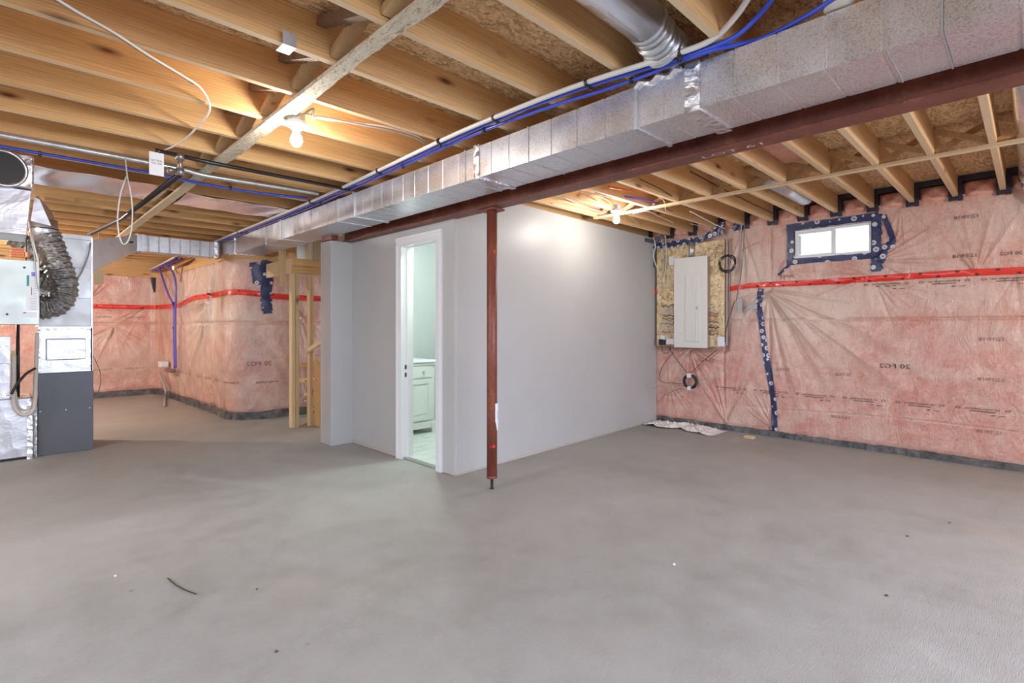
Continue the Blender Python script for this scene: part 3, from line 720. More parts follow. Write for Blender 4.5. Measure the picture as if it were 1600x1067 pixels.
# chalk figures under the flange
def under(cx_, cy_):
    return lambda x, y, z: Vector((cx_-y, cy_-x, 2.1488))
c0 = onZ(1152, 239, 2.15)
text_mesh('LOT 61', 0.055, lambda x, y, z: Vector((2.652-y, c0.y-x, 2.1485)), 'chalk_lettering', 'chalk', beam, cond=1.9, mirror=False)
fix(beam)
b = MB(); b.box(2.43, 2.50, 5.12, 5.34, 2.155, 2.20); pk = b.build('bearing_block', 'red_steel')
tag(pk, 'small rusty steel block at the stair end of the beam', 'block')
CX, CY = 2.682, 2.93
colm = thing('steel_column', 'round red primed adjustable steel post standing on the concrete floor', 'post', (CX, CY, 0))
b = MB(); b.tube([(CX, CY, 0.095), (CX, CY, 2.135)], 0.040, 24); b.build('tube', 'red_steel', colm, True)
b = MB(); b.box(CX-0.06, CX+0.06, CY-0.08, CY+0.08, 2.135, 2.15); b.build('cap_plate', 'red_steel', colm)
b = MB(); b.lathe((CX, CY, 0.078), [(0.026, 0), (0.04, 0.006), (0.042, 0.02), (0.038, 0.03)], 20); b.build('collar', 'red_steel', colm, True)
b = MB(); pr = []
for i in range(24): pr += [(0.0125, i*0.0032), (0.0105, i*0.0032+0.0016)]
b.lathe((CX, CY, 0.004), pr, 14); b.build('adjusting_screw', 'dark_steel', colm)
b = MB(); b.lathe((CX, CY, 0.0), [(0.02, 0), (0.02, 0.006)], 6); b.build('foot_nut', 'dark_steel', colm)
# curled label stuck to the side
vs = []; fs = []; th0 = math.atan2(-math.sin(0), 1)
for i in range(9):
    for j in range(7):
        a = math.radians(-95+70*j/6); z = 0.45+0.21*i/8
        rr = 0.0415+0.010*(j/6)**2; 
        sh = 1.0-0.6*max(0, (3-i)/3)*(1-j/6)
        vs.append((CX+rr*math.cos(a+ (1-sh)*0.9), CY+rr*math.sin(a+(1-sh)*0.9), z))
        if i and j: k = i*7+j; fs.append((k-8, k-7, k, k-1))
b = MB(); b.add(vs, fs); b.build('peeling_label', 'label', colm, True)
def mark(z, hw, hh, a_c):
    vs = [(CX+0.0405*math.cos(a_c), CY+0.0405*math.sin(a_c), z)]; fs = []
    for i in range(16):
        t_ = 2*PI*i/16; rr = 1+0.25*math.sin(3*t_+1); a = a_c+hw*rr*math.cos(t_)/0.0405
        vs.append((CX+0.0406*math.cos(a), CY+0.0406*math.sin(a), z+hh*rr*math.sin(t_))); fs.append((0, i+1, (i+1) % 16+1))
    q = MB(); q.add(vs, fs); return q.build('red_paint_mark', 'red_mark', colm)
mark(0.335, 0.009, 0.012, math.radians(-108)); mark(0.333, 0.022, 0.003, math.radians(-130)); mark(1.82, 0.005, 0.016, math.radians(-105)); 
b = MB(); q = text_mesh('I20000-I', 0.02, lambda x, y, z: Vector((CX+0.0465*math.cos(math.radians(-62)+y*18), CY+0.0465*math.sin(math.radians(-62)+y*18), 0.57+x)), 'label_print', 'label_blue', colm)
fix(colm)
# ================================================================ MAIN SUPPLY DUCT (x 2.16-2.48, z 2.20-2.40)
DXA, DXB, DZ0, DZ1 = 2.16, 2.485, 2.20, 2.40
duct = thing('supply_duct', 'long rectangular spangled galvanised main duct beside the red beam', 'duct', (2.3, 2.0, 2.2))
seams = [-2.9, -1.6, -0.5, 0.205, 1.04, 1.335, 2.05, 2.52, 3.2, 4.12, 5.16, 6.20, 7.4, 8.14]
for i in range(len(seams)-1):
    y0, y1 = seams[i], seams[i+1]; b = MB()
    n = max(1, int(round((y1-y0)/0.16)))
    ring = []
    for k in range(n):
        a, c = y0+(y1-y0)*k/n, y0+(y1-y0)*(k+1)/n
        for (yq, e) in ((a+0.0015, -0.0025), (a+0.006, 0), (c-0.006, 0), (c-0.0015, -0.0025)): ring.append((yq, e))
    vs = []; fs = []
    for (yq, e) in ring: vs += [(DXA-e, yq, DZ0-e), (DXB+e, yq, DZ0-e), (DXB+e, yq, DZ1+e), (DXA-e, yq, DZ1+e)]
    for r_ in range(len(ring)-1):
        for q in range(4): fs.append((r_*4+q, r_*4+(q+1) % 4, r_*4+4+(q+1) % 4, r_*4+4+q))
    fs += [(0, 1, 2, 3), tuple(len(ring)*4-4+q for q in (3, 2, 1, 0))]
    b.add(vs, fs); b.build('duct_section', 'galv', duct)
def band(y, w_, d, m, name):
    b = MB(); b.box(DXA-d, DXB+d, y-w_/2, y+w_/2, DZ0-d, DZ0); b.box(DXA-d, DXA, y-w_/2, y+w_/2, DZ0, DZ1+d); b.box(DXA, DXB, y-w_/2, y+w_/2, DZ1, DZ1+d); return b.build(name, m, duct)
for y, w_, d, m, nm in ((1.05, 0.07, 0.010, 'foil', 'foil_tape_joint'), (1.335, 0.02, 0.008, 'galv_plain', 'slip_cleat'), (2.05, 0.008, 0.004, 'galv_plain', 'slip_cleat'), (2.50, 0.05, 0.009, 'foil', 'foil_tape_joint'), (2.62, 0.008, 0.005, 'galv_plain', 'slip_cleat'), (4.12, 0.03, 0.011, 'galv_plain', 'slip_cleat'), (4.42, 0.008, 0.005, 'galv_plain', 'slip_cleat'), (5.75, 0.05, 0.008, 'galv_plain', 'slip_cleat'), (6.22, 0.008, 0.005, 'galv_plain', 'slip_cleat'), (7.35, 0.05, 0.007, 'foil', 'foil_tape_joint'), (0.206, 0.006, 0.003, 'galv_plain', 'slip_cleat'), (0.355, 0.006, 0.003, 'galv_plain', 'slip_cleat')):
    band(y, w_, d, m, nm)
# crumpled foil on the top edge near the round take-off
b = MB(); pts = [Vector((DXA-0.004, 1.10+0.03*i, 2.40+0.012*math.sin(i*2.1))) for i in range(9)]
b.tube(pts, 0.014, 7, rf=lambda t: 0.008+0.010*abs(math.sin(t*9))); b.build('foil_patch', 'foil', duct)
# little hook under the duct
q = MB(); hk = onZ(1043, 200, 2.198)
fix(duct)
br = thing('branch_duct', 'galvanised branch duct crossing the far end below the joists', 'duct', (1.6, 8.0, 2.2))
b = MB(); n = 8; xs_ = np.linspace(1.20, DXA-0.03, n+1)
vs = []; fs = []; ring = []
for k in range(n):
    for xq, e in ((xs_[k]+0.002, -0.003), (xs_[k]+0.01, 0), (xs_[k+1]-0.01, 0), (xs_[k+1]-0.002, -0.003)): ring.append((xq, e))
for (xq, e) in ring: vs += [(xq, 7.88-e, DZ0-e), (xq, 8.14+e, DZ0-e), (xq, 8.14+e, DZ1+e), (xq, 7.88-e, DZ1+e)]
for r_ in range(len(ring)-1):
    for q in range(4): fs.append((r_*4+q, r_*4+4+q, r_*4+4+(q+1) % 4, r_*4+(q+1) % 4))
fs += [(3, 2, 1, 0), tuple(len(ring)*4-4+q for q in range(4))]
b.add(vs, fs); b.build('duct_run', 'galv_plain', br)
for x in (1.26, 2.08): 
    b = MB(); b.box(x-0.02, x+0.02, 7.87, 7.885, DZ0-0.008, DZ1+0.008); b.box(x-0.02, x+0.02, 7.885, 8.14, DZ0-0.008, DZ0-0.003); b.build('cleat', 'foil' if x > 2 else 'galv_plain', br)
# flare from the plenum
a0 = onY(142, 375, 6.9); a1 = onY(142, 425, 6.9)
b = MB(); b.hexa([(0.652, 6.90, a1.z), (1.205, 7.88, DZ0), (1.205, 8.14, DZ0), (0.652, 7.45, a1.z), (0.652, 6.90, a0.z), (1.205, 7.88, DZ1), (1.205, 8.14, DZ1), (0.652, 7.45, a0.z)])
b.build('flared_transition', 'plenum', br)
b = MB(); q = Vector((1.1, 7.68, 2.27)); b.lathe(q, [(0.012, 0), (0.012, 0.03)], 8, (0.87, -0.49, 0)); b.build('damper_knob', 'black', br)
b = MB(); b.box(1.195, 1.215, 7.868, 8.15, DZ0-0.01, DZ1+0.01); b.build('flange', 'galv_plain', br)
fix(br)
# ================================================================ PIPES, CONDUITS, CABLES
def pipe(name, pts, r, m, label, cat, group=None, k=8, n=8, sm=True, ties=None, tr=None, parent=None):
    b = MB(); b.tube(spline(pts, k) if sm else pts, r, n)
    o = b.build(name, m, parent, True)
    if label: tag(o, label, cat, group)
    if ties:
        sp = [Vector(p) for p in ties]
        for p, d in zip(sp, [None]*len(sp)):
            q = MB(); 
            q.lathe(p, [((tr or r*1.35), -0.008), ((tr or r*1.35), 0.008)], 10, (0.15, 1, 0)); q.box(p.x-0.006, p.x+0.006, p.y-0.008, p.y+0.008, p.z-(tr or r*1.35)-0.008, p.z-(tr or r*1.35)+0.004)
            q.build('cable_clip', 'black', o)
    return o
ZP = JB-0.022
wp = [onZ(1172, -8, 2.50), onZ(1150, 25, 2.475), onZ(1112, 62, 2.44)] + [Vector((x, y, ZP)) for x, y in ((2.05, 1.10), (1.995, 1.45), (1.965, 1.8), (1.955, 2.4), (1.985, 3.1), (2.03, 4.0), (2.06, 5.0), (2.07, 6.2), (2.07, 7.6), (2.07, 9.0), (2.06, 10.2))]
wpt = [Vector((x, y, ZP)) for x, y in ((2.062, 1.06), (1.99, 1.50), (1.958, 2.12), (1.955, 2.63), (2.00, 3.45), (2.05, 4.75), (2.07, 6.9))]
pipe('white_water_pipe', wp, 0.0125, 'white_pex', 'white plastic water pipe clipped under the joists along the main duct', 'pipe', ties=wpt)
b1 = [onZ(1212, -8, 2.50), onZ(1180, 30, 2.47), onZ(1140, 62, 2.43)] + [Vector((x, y, ZP)) for x, y in ((2.10, 1.06), (2.035, 1.45), (2.00, 1.8), (1.99, 2.4), (2.02, 3.1), (2.06, 4.0), (2.095, 5.0), (2.105, 6.2), (2.105, 7.6), (2.105, 9.0), (2.10, 10.4))]
b1t = [Vector((x, y, ZP)) for x, y in ((2.09, 1.08), (2.028, 1.51), (1.992, 2.13), (1.99, 2.66), (2.035, 3.47), (2.085, 4.77), (2.105, 6.9))]
pipe('blue_water_pipe', b1, 0.0105, 'blue_pex', 'blue plastic water pipe lying right beside the white one, curving up over the joists', 'pipe', ties=b1t)
b2 = [onZ(1305, -4, 2.43), onZ(1255, 28, 2.425), onZ(1190, 60, 2.42)] + [Vector((x, y, ZP-0.006)) for x, y in ((2.13, 0.93), (2.11, 1.10), (2.115, 1.25), (2.10, 1.5), (2.06, 1.8), (2.03, 2.3), (2.05, 3.0), (2.10, 4.0), (2.135, 5.0), (2.14, 6.2), (2.14, 7.6), (2.14, 9.2))]
b2t = [Vector((x, y, ZP-0.006)) for x, y in ((2.13, 0.98), (2.108, 1.33), (2.025, 2.28), (2.06, 3.2), (2.125, 4.7), (2.14, 6.8))]
pipe('blue_water_pipe', b2, 0.0095, 'blue_pex', 'blue plastic water pipe nearest the duct, sagging over its top edge', 'pipe', ties=b2t)
pipe('conduit_pipe', [(-1.2, 4.43, 2.415), (0.7, 4.42, 2.415), (1.06, 4.43, 2.40), (1.2, 4.43, 2.40), (1.98, 4.43, 2.42)], 0.017, 'galv_plain', 'grey metal conduit crossing under the joists beside the blue pipe', 'pipe')
pipe('blue_water_pipe', [(-1.2, 4.70, 2.415), (0.7, 4.70, 2.415), (1.06, 4.70, 2.40), (1.5, 4.70, 2.40), (1.98, 4.66, 2.42)], 0.011, 'blue_pex', 'blue plastic water pipe crossing the room behind the grey conduit', 'pipe', ties=[(0.18, 4.70, 2.415), (1.35, 4.70, 2.405)])
# gas pipe: lateral run, tee, drop, run to the furnace
gas = thing('gas_pipe', 'black iron gas pipe with elbow and drip cap running to the furnace', 'pipe', (0.86, 4.3, 2.3))
gx = 0.86; g1 = onZ(140, 370, 2.30)
b = MB(); b.tube([(0.72, 4.08, 2.415), (1.06, 4.08, 2.405), (2.1, 4.08, 2.41)], 0.014, 10); b.build('lateral_run', 'black_pipe', gas, True)
b = MB(); b.tube([(gx, 4.08, 2.41), (gx, 4.08, 2.30)], 0.016, 10); b.build('riser', 'brass_pipe', gas, True)
for z in (2.405, 2.30):
    b = MB(); b.lathe((gx, 4.08, z-0.025), [(0.015, 0), (0.026, 0.004), (0.026, 0.046), (0.015, 0.05)], 14); b.build('fitting', 'brass_pipe', gas, True)
b = MB(); b.lathe((gx-0.075, 4.08, 2.30), [(0.012, 0), (0.02, 0.004), (0.02, 0.03), (0.013, 0.034), (0.013, 0.06)], 12, (1, 0, 0)); b.build('drip_plug', 'brass_pipe', gas, True)
b = MB(); b.tube([(gx, 4.09, 2.285), (0.80, 6.0, 2.26), (0.665, 7.15, 2.24)], 0.0185, 12); b.build('long_run', 'black_pipe', gas, True)
fix(gas)
# white tag
t0 = onY(233, 236, 4.05); t1 = onY(256, 276, 4.05)
tg = thing('paper_tag', 'white paper warning tag hanging beside the gas pipe elbow', 'tag', (t0.x, 4.05, t1.z))
b = MB(); b.box(t0.x, t1.x, 4.048, 4.052, t1.z, t0.z); b.build('card', 'label', tg)
text_mesh('NATURAL\nGAS LINE', 0.018, lambda x, y, z: Vector(((t0.x+t1.x)/2+x, 4.0475, (t0.z+t1.z)/2+0.012+y)), 'tag_print', 'ink', tg, cond=0.8)
b = MB(); b.tube([((t0.x+t1.x)/2, 4.05, t0.z-0.01), ((t0.x+t1.x)/2+0.02, 4.06, 2.415)], 0.002, 5); b.build('tie_wire', 'copper', tg)
fix(tg)
# brown/white cable swinging under the joists at the top left
cb = [onZ(u, v, JB-0.012) for u, v in ((60, -20), (120, 18), (180, 52), (235, 88), (285, 118), (312, 136), (326, 158), (326, 176), (310, 196), (292, 215), (270, 229), (252, 236))]
pipe('ceiling_cable', cb, 0.0052, 'cable_white', 'pale cable looping down across the joists at the upper left', 'cable')
cb = [p+Vector((-0.018, -0.006, -0.002)) for p in cb[:8]]
pipe('ceiling_cable', cb[:5]+[cb[5]+Vector((-0.01, 0, 0.006))], 0.0048, 'cable_brown', 'brown cable running beside the pale one at the upper left', 'cable')
y_l = onZ(196, 249, 2.40).y
pipe('hanging_wire_loop', [onY(u, v, y_l) for u, v in ((196, 247), (199, 275), (204, 300), (207, 330), (205, 360), (199, 378), (191, 380), (185, 360), (184, 335), (188, 305), (193, 288), (198, 275))], 0.0045, 'cable_white', 'white wire loop hanging from the joists beside the gas pipe', 'cable')
# metal bracket nailed to a joist
p = onZ(444, 72, JB); b = MB(); yb = 2.21
b.box(p.x-0.028, p.x+0.028, p.y-0.06, p.y-0.056, JB-0.02, JB+0.035); b.box(p.x-0.028, p.x+0.028, p.y-0.06, p.y+0.02, JB-0.022, JB-0.018)
tag(b.build('joist_bracket', 'galv_plain', bevel=0.001), 'small bent metal bracket nailed under a joist', 'bracket')
# ---- lamps
def lamp(u, v, label, strap_x):
    c = onZ(u, v, 2.40)
    L = thing('bulb_holder', label, 'lamp', (c.x, c.y, 2.44), 'bare bulb lights on the ceiling')
    b = MB(); b.lathe((c.x, c.y, 2.405), [(0.045, 0), (0.05, 0.004), (0.05, 0.04), (0.046, 0.042)], 8); b.build('junction_box', 'galv_plain', L)
    b = MB(); b.lathe((c.x, c.y, 2.375), [(0.02, -0.018), (0.026, -0.016), (0.030, 0.0), (0.054, 0.006), (0.058, 0.016), (0.056, 0.028), (0.05, 0.031)], 28); b.build('lampholder', 'porcelain', L, True)
    b = MB(); b.lathe((c.x, c.y, 2.30), [(0.004, -0.036), (0.014, -0.033), (0.024, -0.025), (0.031, -0.010), (0.032, 0.004), (0.029, 0.018), (0.022, 0.034), (0.016, 0.046), (0.014, 0.058)], 24); b.build('bulb', 'bulb', L, True)
    fix(L); return c
lc = lamp(463, 192, 'glowing bare bulb in white lampholder beside the bark-edged strap', 1.11)
rc = lamp(963, 328, 'glowing bare bulb in white lampholder above the white partition side', 4.6)
pipe('lamp_cable', [(lc.x+0.03, lc.y, 2.44), (lc.x+0.05, lc.y-0.02, 2.47), (lc.x+0.09, lc.y-0.02, 2.50), (lc.x+0.10, lc.y+0.02, 2.455)] + [onZ(u, v, 2.46) for u, v in ((500, 183), (560, 194), (610, 204), (650, 216), (672, 229))], 0.006, 'cable_grey', 'grey cable leading from the left bulb along a joist', 'cable')
pipe('lamp_cable', [(lc.x+0.02, lc.y+0.03, 2.44), (lc.x+0.06, lc.y+0.03, 2.48)] + [onZ(u, v, 2.47) for u, v in ((505, 186), (560, 192), (608, 199), (650, 212), (678, 231))], 0.005, 'cable_white', 'white cable leading from the left bulb beside the grey one', 'cable')
# ---- round ducts in joist bays
rd = thing('round_duct', 'round silver duct in the joist bay above the blue and white pipes', 'duct', (1.6, 1.12, 2.5))
b = MB(); b.tube([(-1.0, 1.145, 2.53), (1.93, 1.145, 2.53)], 0.085, 28); b.build('duct_pipe', 'duct_rose', rd, True)
b = MB()
for i in range(5): b.tube([(1.93+0.03*i, 1.145, 2.53-0.012*i), (1.955+0.03*i, 1.145, 2.53-0.012*i-0.004)], 0.09 if i % 2 == 0 else 0.084, 24)
b.tube([(2.06, 1.145, 2.50), (2.30, 1.145, 2.495)], 0.082, 24); b.build('elbow', 'galv_plain', rd, True)
fix(rd)
rd = thing('round_duct', 'round pinkish duct running to the elbow at the far right edge', 'duct', (5, 0.0, 2.5))
b = MB(); b.tube([(2.9, 0.005, 2.538), (6.02, 0.005, 2.538)], 0.078, 28); b.build('duct_pipe', 'duct_rose', rd, True)
for x in (3.62, 4.9): b = MB(); b.tube([(x, 0.005, 2.538), (x+0.03, 0.005, 2.538)], 0.082, 28); b.build('joint_ring', 'duct_rose', rd, True)
b = MB(); b.tube(spline([(6.02, 0.005, 2.538), (6.10, 0.005, 2.50), (6.14, -0.03, 2.40), (6.15, -0.10, 2.31)], 5), 0.07, 18, rf=lambda t: 0.078+0.006*math.sin(t*40)); b.build('foil_elbow', 'foil', rd, True)
fix(rd)
rd = thing('round_duct', 'bright round duct end in the bay above the small window', 'duct', (5.6, 1.6, 2.5))
b = MB(); b.tube([(4.75, 1.62, 2.55), (5.75, 1.62, 2.55)], 0.075, 24); b.build('duct_pipe', 'galv_plain', rd, True)
b = MB(); b.tube([(5.75, 1.62, 2.55), (5.83, 1.62, 2.55)], 0.06, 24); b.build('duct_end', 'foil', rd, True)
fix(rd)
b = MB(); b.box(3.2, 4.5, 1.16, 1.42, 2.56, 2.618); bt = b.build('insulation_batt', 'pink_deep', bevel=0.02); tag(bt, 'plastic covered batt pushed up in the bay behind the red beam', 'insulation')
# duct stub / wood block at top near the blue pipe
b = MB(); b.lathe(onZ(1310, 3, 2.44), [(0.045, -0.03), (0.05, -0.01), (0.048, 0.05)], 20); tag(b.build('pipe_stub', 'hose', None, True), 'beige ribbed stub beside the duct at the top edge', 'pipe')
# wires in the joist bays right of the beam
cols = ['cable_white', 'cable_grey', 'cable_white', 'cable_brown', 'cable_white', 'cable_grey']
wires = [([(905, 300), (940, 308), (975, 330), (1000, 352)], 'cable_white'), ([(890, 305), (925, 312), (950, 325)], 'cable_grey'),
         ([(925, 292), (965, 305), (1010, 312), (1040, 325)], 'violet_pex'), ([(930, 300), (975, 312), (1020, 330)], 'violet_pex'), ([(950, 292), (985, 298), (1030, 306), (1050, 330)], 'copper'),
         ([(1000, 280), (1040, 300), (1075, 325)], 'black'), ([(870, 312), (910, 322), (940, 332)], 'cable_white'), ([(880, 308), (920, 325), (955, 335)], 'cable_white')]
for i_, (pt, nm_) in enumerate((([(862, 318), (900, 326), (948, 336)], 'pale wire closest to the white partition top'), ([(895, 296), (930, 303), (990, 318), (1020, 322)], 'pale wire crossing above the right hand bulb'), ([(985, 335), (1010, 330), (1030, 338), (1052, 348)], 'pale wire curling just right of the right hand bulb'), ([(1008, 296), (1036, 312), (1040, 330)], 'pale wire dropping beside the violet pipes'))):
    pipe('joist_wire', [onZ(u, v, 2.455) for u, v in pt], 0.0045, 'cable_white', nm_, 'wire')
names = ['pale wire draped between joists left of the right hand bulb', 'grey wire beside the pale wire left of the right hand bulb', 'thicker violet pipe curving over the strap right of the bulb', 'lower violet pipe curving toward the right hand bulb', 'orange pipe curving above the violet pipes right of the bulb',
         'black wire stapled along a joist face under the red beam', 'white wire nearest the white partition top, left end', 'second white wire sagging just above the right hand bulb']
for (pt, m), nm in zip(wires, names):
    pipe('joist_wire', [onZ(u, v, 2.47) for u, v in pt], 0.0085 if m in ('violet_pex', 'copper') else 0.0045, m, nm, 'pipe' if m in ('violet_pex', 'copper') else 'wire')
for dx, nm in ((0, 'grey wire running along the joist above the white fuse panel'),):
    pipe('joist_wire', [onZ(u, v, 2.43) for u, v in ((1078, 330), (1120, 352), (1145, 362))], 0.006, 'cable_white', nm, 'wire')
pipe('joist_wire', [(4.1, 2.02, 2.55), (4.9, 2.02, 2.52), (6.1, 2.02, 2.50)], 0.005, 'black', 'black wire clipped on a pale joist between strap and pink wall', 'wire')
# ================================================================ WINDOW
win = struct(MB().box(WX-0.005, WX+0.10, WIN[0], WIN[1], WIN[2], WIN[2]+0.025).build('window_1', 'vinyl'))
y0, y1, z0, z1 = WIN
b = MB(); fx0, fx1 = WX+0.01, WX+0.07
b.box(fx0, fx1, y0, y0+0.02, z0+0.025, z1); b.box(fx0, fx1, y1-0.035, y1, z0+0.025, z1); b.box(fx0, fx1, y0+0.02, y1-0.035, z1-0.025, z1)
b.build('window_frame', 'vinyl', win, bevel=0.002)
ymid = onX(1301, 380, WX).y
b = MB(); b.box(WX+0.025, WX+0.055, ymid-0.018, ymid+0.018, z0+0.025, z1-0.025)
b.box(WX+0.03, WX+0.055, ymid+0.018, y1-0.035, z0+0.025, z0+0.042); b.box(WX+0.03, WX+0.055, ymid+0.018, y1-0.035, z1-0.042, z1-0.025); b.box(WX+0.03, WX+0.055, y1-0.05, y1-0.035, z0+0.05, z1-0.055)
sa = b.build('sash', 'vinyl', win, bevel=0.002)
q = MB(); q.box(WX+0.012, WX+0.026, ymid-0.008, ymid+0.012, (z0+z1)/2-0.03, (z0+z1)/2+0.03); q.build('latch', 'vinyl', sa, bevel=0.003)
b = MB(); b.box(WX+0.040, WX+0.043, y0+0.03, ymid-0.018, z0+0.025, z1-0.025); b.build('pane', 'glass', win)
b = MB(); b.box(WX+0.047, WX+0.050, ymid+0.018, y1-0.05, z0+0.05, z1-0.055); b.build('pane', 'glass', win)
b = MB(); b.box(WX+0.0, xw+0.2, y0-0.012, y0, z0, z1); b.box(WX+0.0, xw+0.2, y1, y1+0.012, z0, z1); b.box(WX, xw+0.2, y0, y1, z1, z1+0.012); b.box(WX+0.1, xw+0.2, y0, y1, z0-0.012, z0); b.build('reveal', 'vinyl', win)
# neighbour's brick wall seen through the panes
b = MB(); b.box(8.52, 8.7, -2.5, 3.0, 1.4, 4.0); nb = b.build('brick_wall', 'mortar'); tag(nb, 'pale brick wall of the house outside the small window', 'wall')
k = 0; bm_ = None; zz = 2.0
while zz < 3.0:
    yy = -0.2+(0.11 if k % 2 else 0)
    while yy < 1.35:
        if bm_ is None:
            q = MB(); q.box(-0.012, 0.01, 0, 0.205, 0, 0.06); o = q.build('brick', 'brick', nb); bm_ = o.data
        else: o = link('brick', bm_, None, nb)
        o.location = (8.52, yy, zz); yy += 0.217
    zz += 0.073; k += 1
# ================================================================ TAPE ON THE WALLS
def ribbon(pf, width, m, name, off=0.006, parent=None, rag=0.0, n=None):
    # pf: list of (s,z) points; surface callback gives the wall point
    pts, surf = pf; P_ = spline([Vector((a, c, 0)) for a, c in pts], n or 10); vs = []; fs = []; K = 4
    for i, p in enumerate(P_):
        t_ = (P_[min(i+1, len(P_)-1)]-P_[max(i-1, 0)]).normalized(); nn = Vector((-t_.y, t_.x, 0))
        ww = width*(1+rag*random.uniform(-1, 1))
        for j in range(K+1):
            q = p+nn*ww*(j/K-0.5); vs.append(surf(q.x, q.y, off+0.002*random.random()*(1 if rag else 0)))
        if i:
            for j in range(K): a = i*(K+1)+j; fs.append((a-K-1, a-K, a+1, a))
    b = MB(); b.add(vs, fs)
    # give thickness
    nv = len(b.v); b2_ = [Vector(v) for v in b.v]
    return b.build(name, m, parent, True)
SR = lambda y, z, off: on_right(y, z, off); SL = lambda s, z, off: on_left(s, z, off)
rt = ribbon(([(2.56, 1.70), (2.35, 1.725), (2.1, 1.728)]+[(y, 1.73+0.006*math.sin(y*3)) for y in np.arange(1.8, -3.0, -0.4)], SR), 0.062, 'red_tape', 'red_tape', 0.007)
tag(rt, 'red sealing tape with dark marks across the right hand pink wall', 'tape')
def dots(path_fn, rng, surf, parent, step=0.135, r=0.014):
    b = MB(); i = 0
    for s in np.arange(*rng, step):
        zc = path_fn(s)+(0.017 if i % 2 else -0.017); i += 1; c = surf(s, zc, 0.0095); vs = [c]; fs = []
        for k in range(10):
            a = 2*PI*k/10; vs.append(surf(s+r*1.2*math.cos(a), zc+r*0.8*math.sin(a), 0.0095)); fs.append((0, k+1, (k+1) % 10+1))
        b.add(vs, fs)
    b.build('printed_dots', 'tape_print', parent)['kind'] = 'stuff'
dots(lambda s: 1.73+0.006*math.sin(s*3), (-1.0, 2.3), SR, rt)
pL = [(s, float(red_z(s))) for s in np.arange(0.2, SC+1.6, 0.22)]
rt2 = ribbon((pL, SL), 0.075, 'red_tape', 'red_tape', 0.007); tag(rt2, 'red sealing tape rising along the far left pink walls', 'tape')
dots(lambda s: float(red_z(s)), (SBACK-1.5, SC+1.2), SL, rt2, 0.22)
b = MB(); c = Vector((6.165, 3.55, 1.70)); b.box(6.14, 6.16, 3.50, 3.56, 1.68, 1.74); tag(b.build('red_tape_scrap', 'red_tape'), 'short red tape piece at the edge of the panel board', 'tape')
bt = ribbon(([(2.20, 1.69), (2.22, 1.5), (2.195, 1.3), (2.165, 1.1), (2.13, 0.85), (2.09, 0.6), (2.06, 0.35), (2.05, 0.05)], SR), 0.062, 'blue_tape', 'blue_tape', 0.010)
tag(bt, 'long navy blue tape strip running down the pink wall to the floor', 'tape')
wt = thing('window_tape', 'navy blue sealing tape framing the small basement window', 'tape', (WX-0.02, 1.5, 2.0))
def wr(pts, wd, rag=0.1): return ribbon((pts, SR), wd, 'blue_tape', 'tape_strip', 0.009, wt, rag, 8)
wr([(1.93, 2.345), (1.5, 2.348), (1.08, 2.352)], 0.075); wr([(1.93, 1.968), (1.5, 1.965), (1.12, 1.962)], 0.06); wr([(1.885, 2.36), (1.885, 2.15), (1.88, 1.93)], 0.075)
wr([(1.10, 2.37), (1.095, 2.15), (1.10, 1.97), (1.10, 1.80)], 0.085, 0.2); wr([(1.04, 2.35), (0.99, 2.2), (0.96, 2.07)], 0.05, 0.15); wr([(0.95, 2.06), (1.02, 2.03), (1.05, 1.93), (1.08, 1.83)], 0.07, 0.2)
wr([(1.90, 1.94), (1.97, 1.87), (2.02, 1.83)], 0.03, 0.4)
for q in wt.children: q.location = -Vector(wt.location)
pt_ = thing('panel_tape', 'crumpled navy tape sealing the plastic above the fuse panel board', 'tape', (6.1, 3.0, 2.3))
def rag_tape(pts, wd, name, parent, x=6.12):
    surf = lambda y, z, off: Vector((x-off-0.012*abs(math.sin(y*40+z*23)), y, z))
    return ribbon((pts, surf), wd, 'blue_tape', name, 0.004, parent, 0.3, 8)
rag_tape([(3.56, 2.34), (3.40, 2.30), (3.15, 2.31), (2.92, 2.315), (2.75, 2.37), (2.60, 2.40)], 0.08, 'tape_strip', pt_)
rag_tape([(3.545, 2.36), (3.54, 2.2), (3.53, 2.03)], 0.06, 'tape_strip', pt_); rag_tape([(2.74, 2.36), (2.66, 2.43), (2.62, 2.50)], 0.07, 'tape_strip', pt_); rag_tape([(2.46, 2.47), (2.45, 2.38)], 0.08, 'tape_strip', pt_, 6.16)
for q in pt_.children: q.location = -Vector(pt_.location)
st_ = thing('stair_tape', 'navy blue tape patches with pale dots on the pink wall by the stair framing', 'tape', (2.3, 7.5, 1.9))
def _near(u, s0, s1, off=0.0):
    S_ = np.linspace(s0, s1, 700); x, y, a, c = path_at(S_); x = x+a*off; y = y+c*off
    d = x*FW[0]+y*FW[1]; l = x*RT[0]+y*RT[1]; i = int(np.argmin(np.abs(800+FPX*l/d-u)))
    return float(S_[i]), float(x[i]), float(y[i]), float(d[i])
def pxs(u, v):      # nearest point of the left wall run near the jog
    q = _near(u, SA-1.5, SC+1.5); return (q[0], CAM_H+(HZ-v)/FPX*q[3])
for pts, wd in (([(396, 410), (399, 425), (401, 443)], 0.10), ([(421, 402), (414, 415), (407, 428), (408, 445)], 0.12), ([(414, 420), (416, 450), (416, 470), (418, 490)], 0.13), ([(425, 415), (422, 440), (421, 450)], 0.07)):
    ribbon(([pxs(*p) for p in pts], SL), wd, 'blue_tape', 'tape_strip', 0.012, st_, 0.2, 8)
for q in st_.children: q.location = -Vector(st_.location)
# dark sealant drip in the back corner
b = MB(); b.tube([on_left(SBACK, 2.15, 0.01), on_left(SBACK, 2.0, 0.01), on_left(SBACK, 1.88, 0.01)], 0.02, 6, rf=lambda t: 0.05*(1-t)+0.012); b.build('corner_sealant', 'sealant', wall_left)
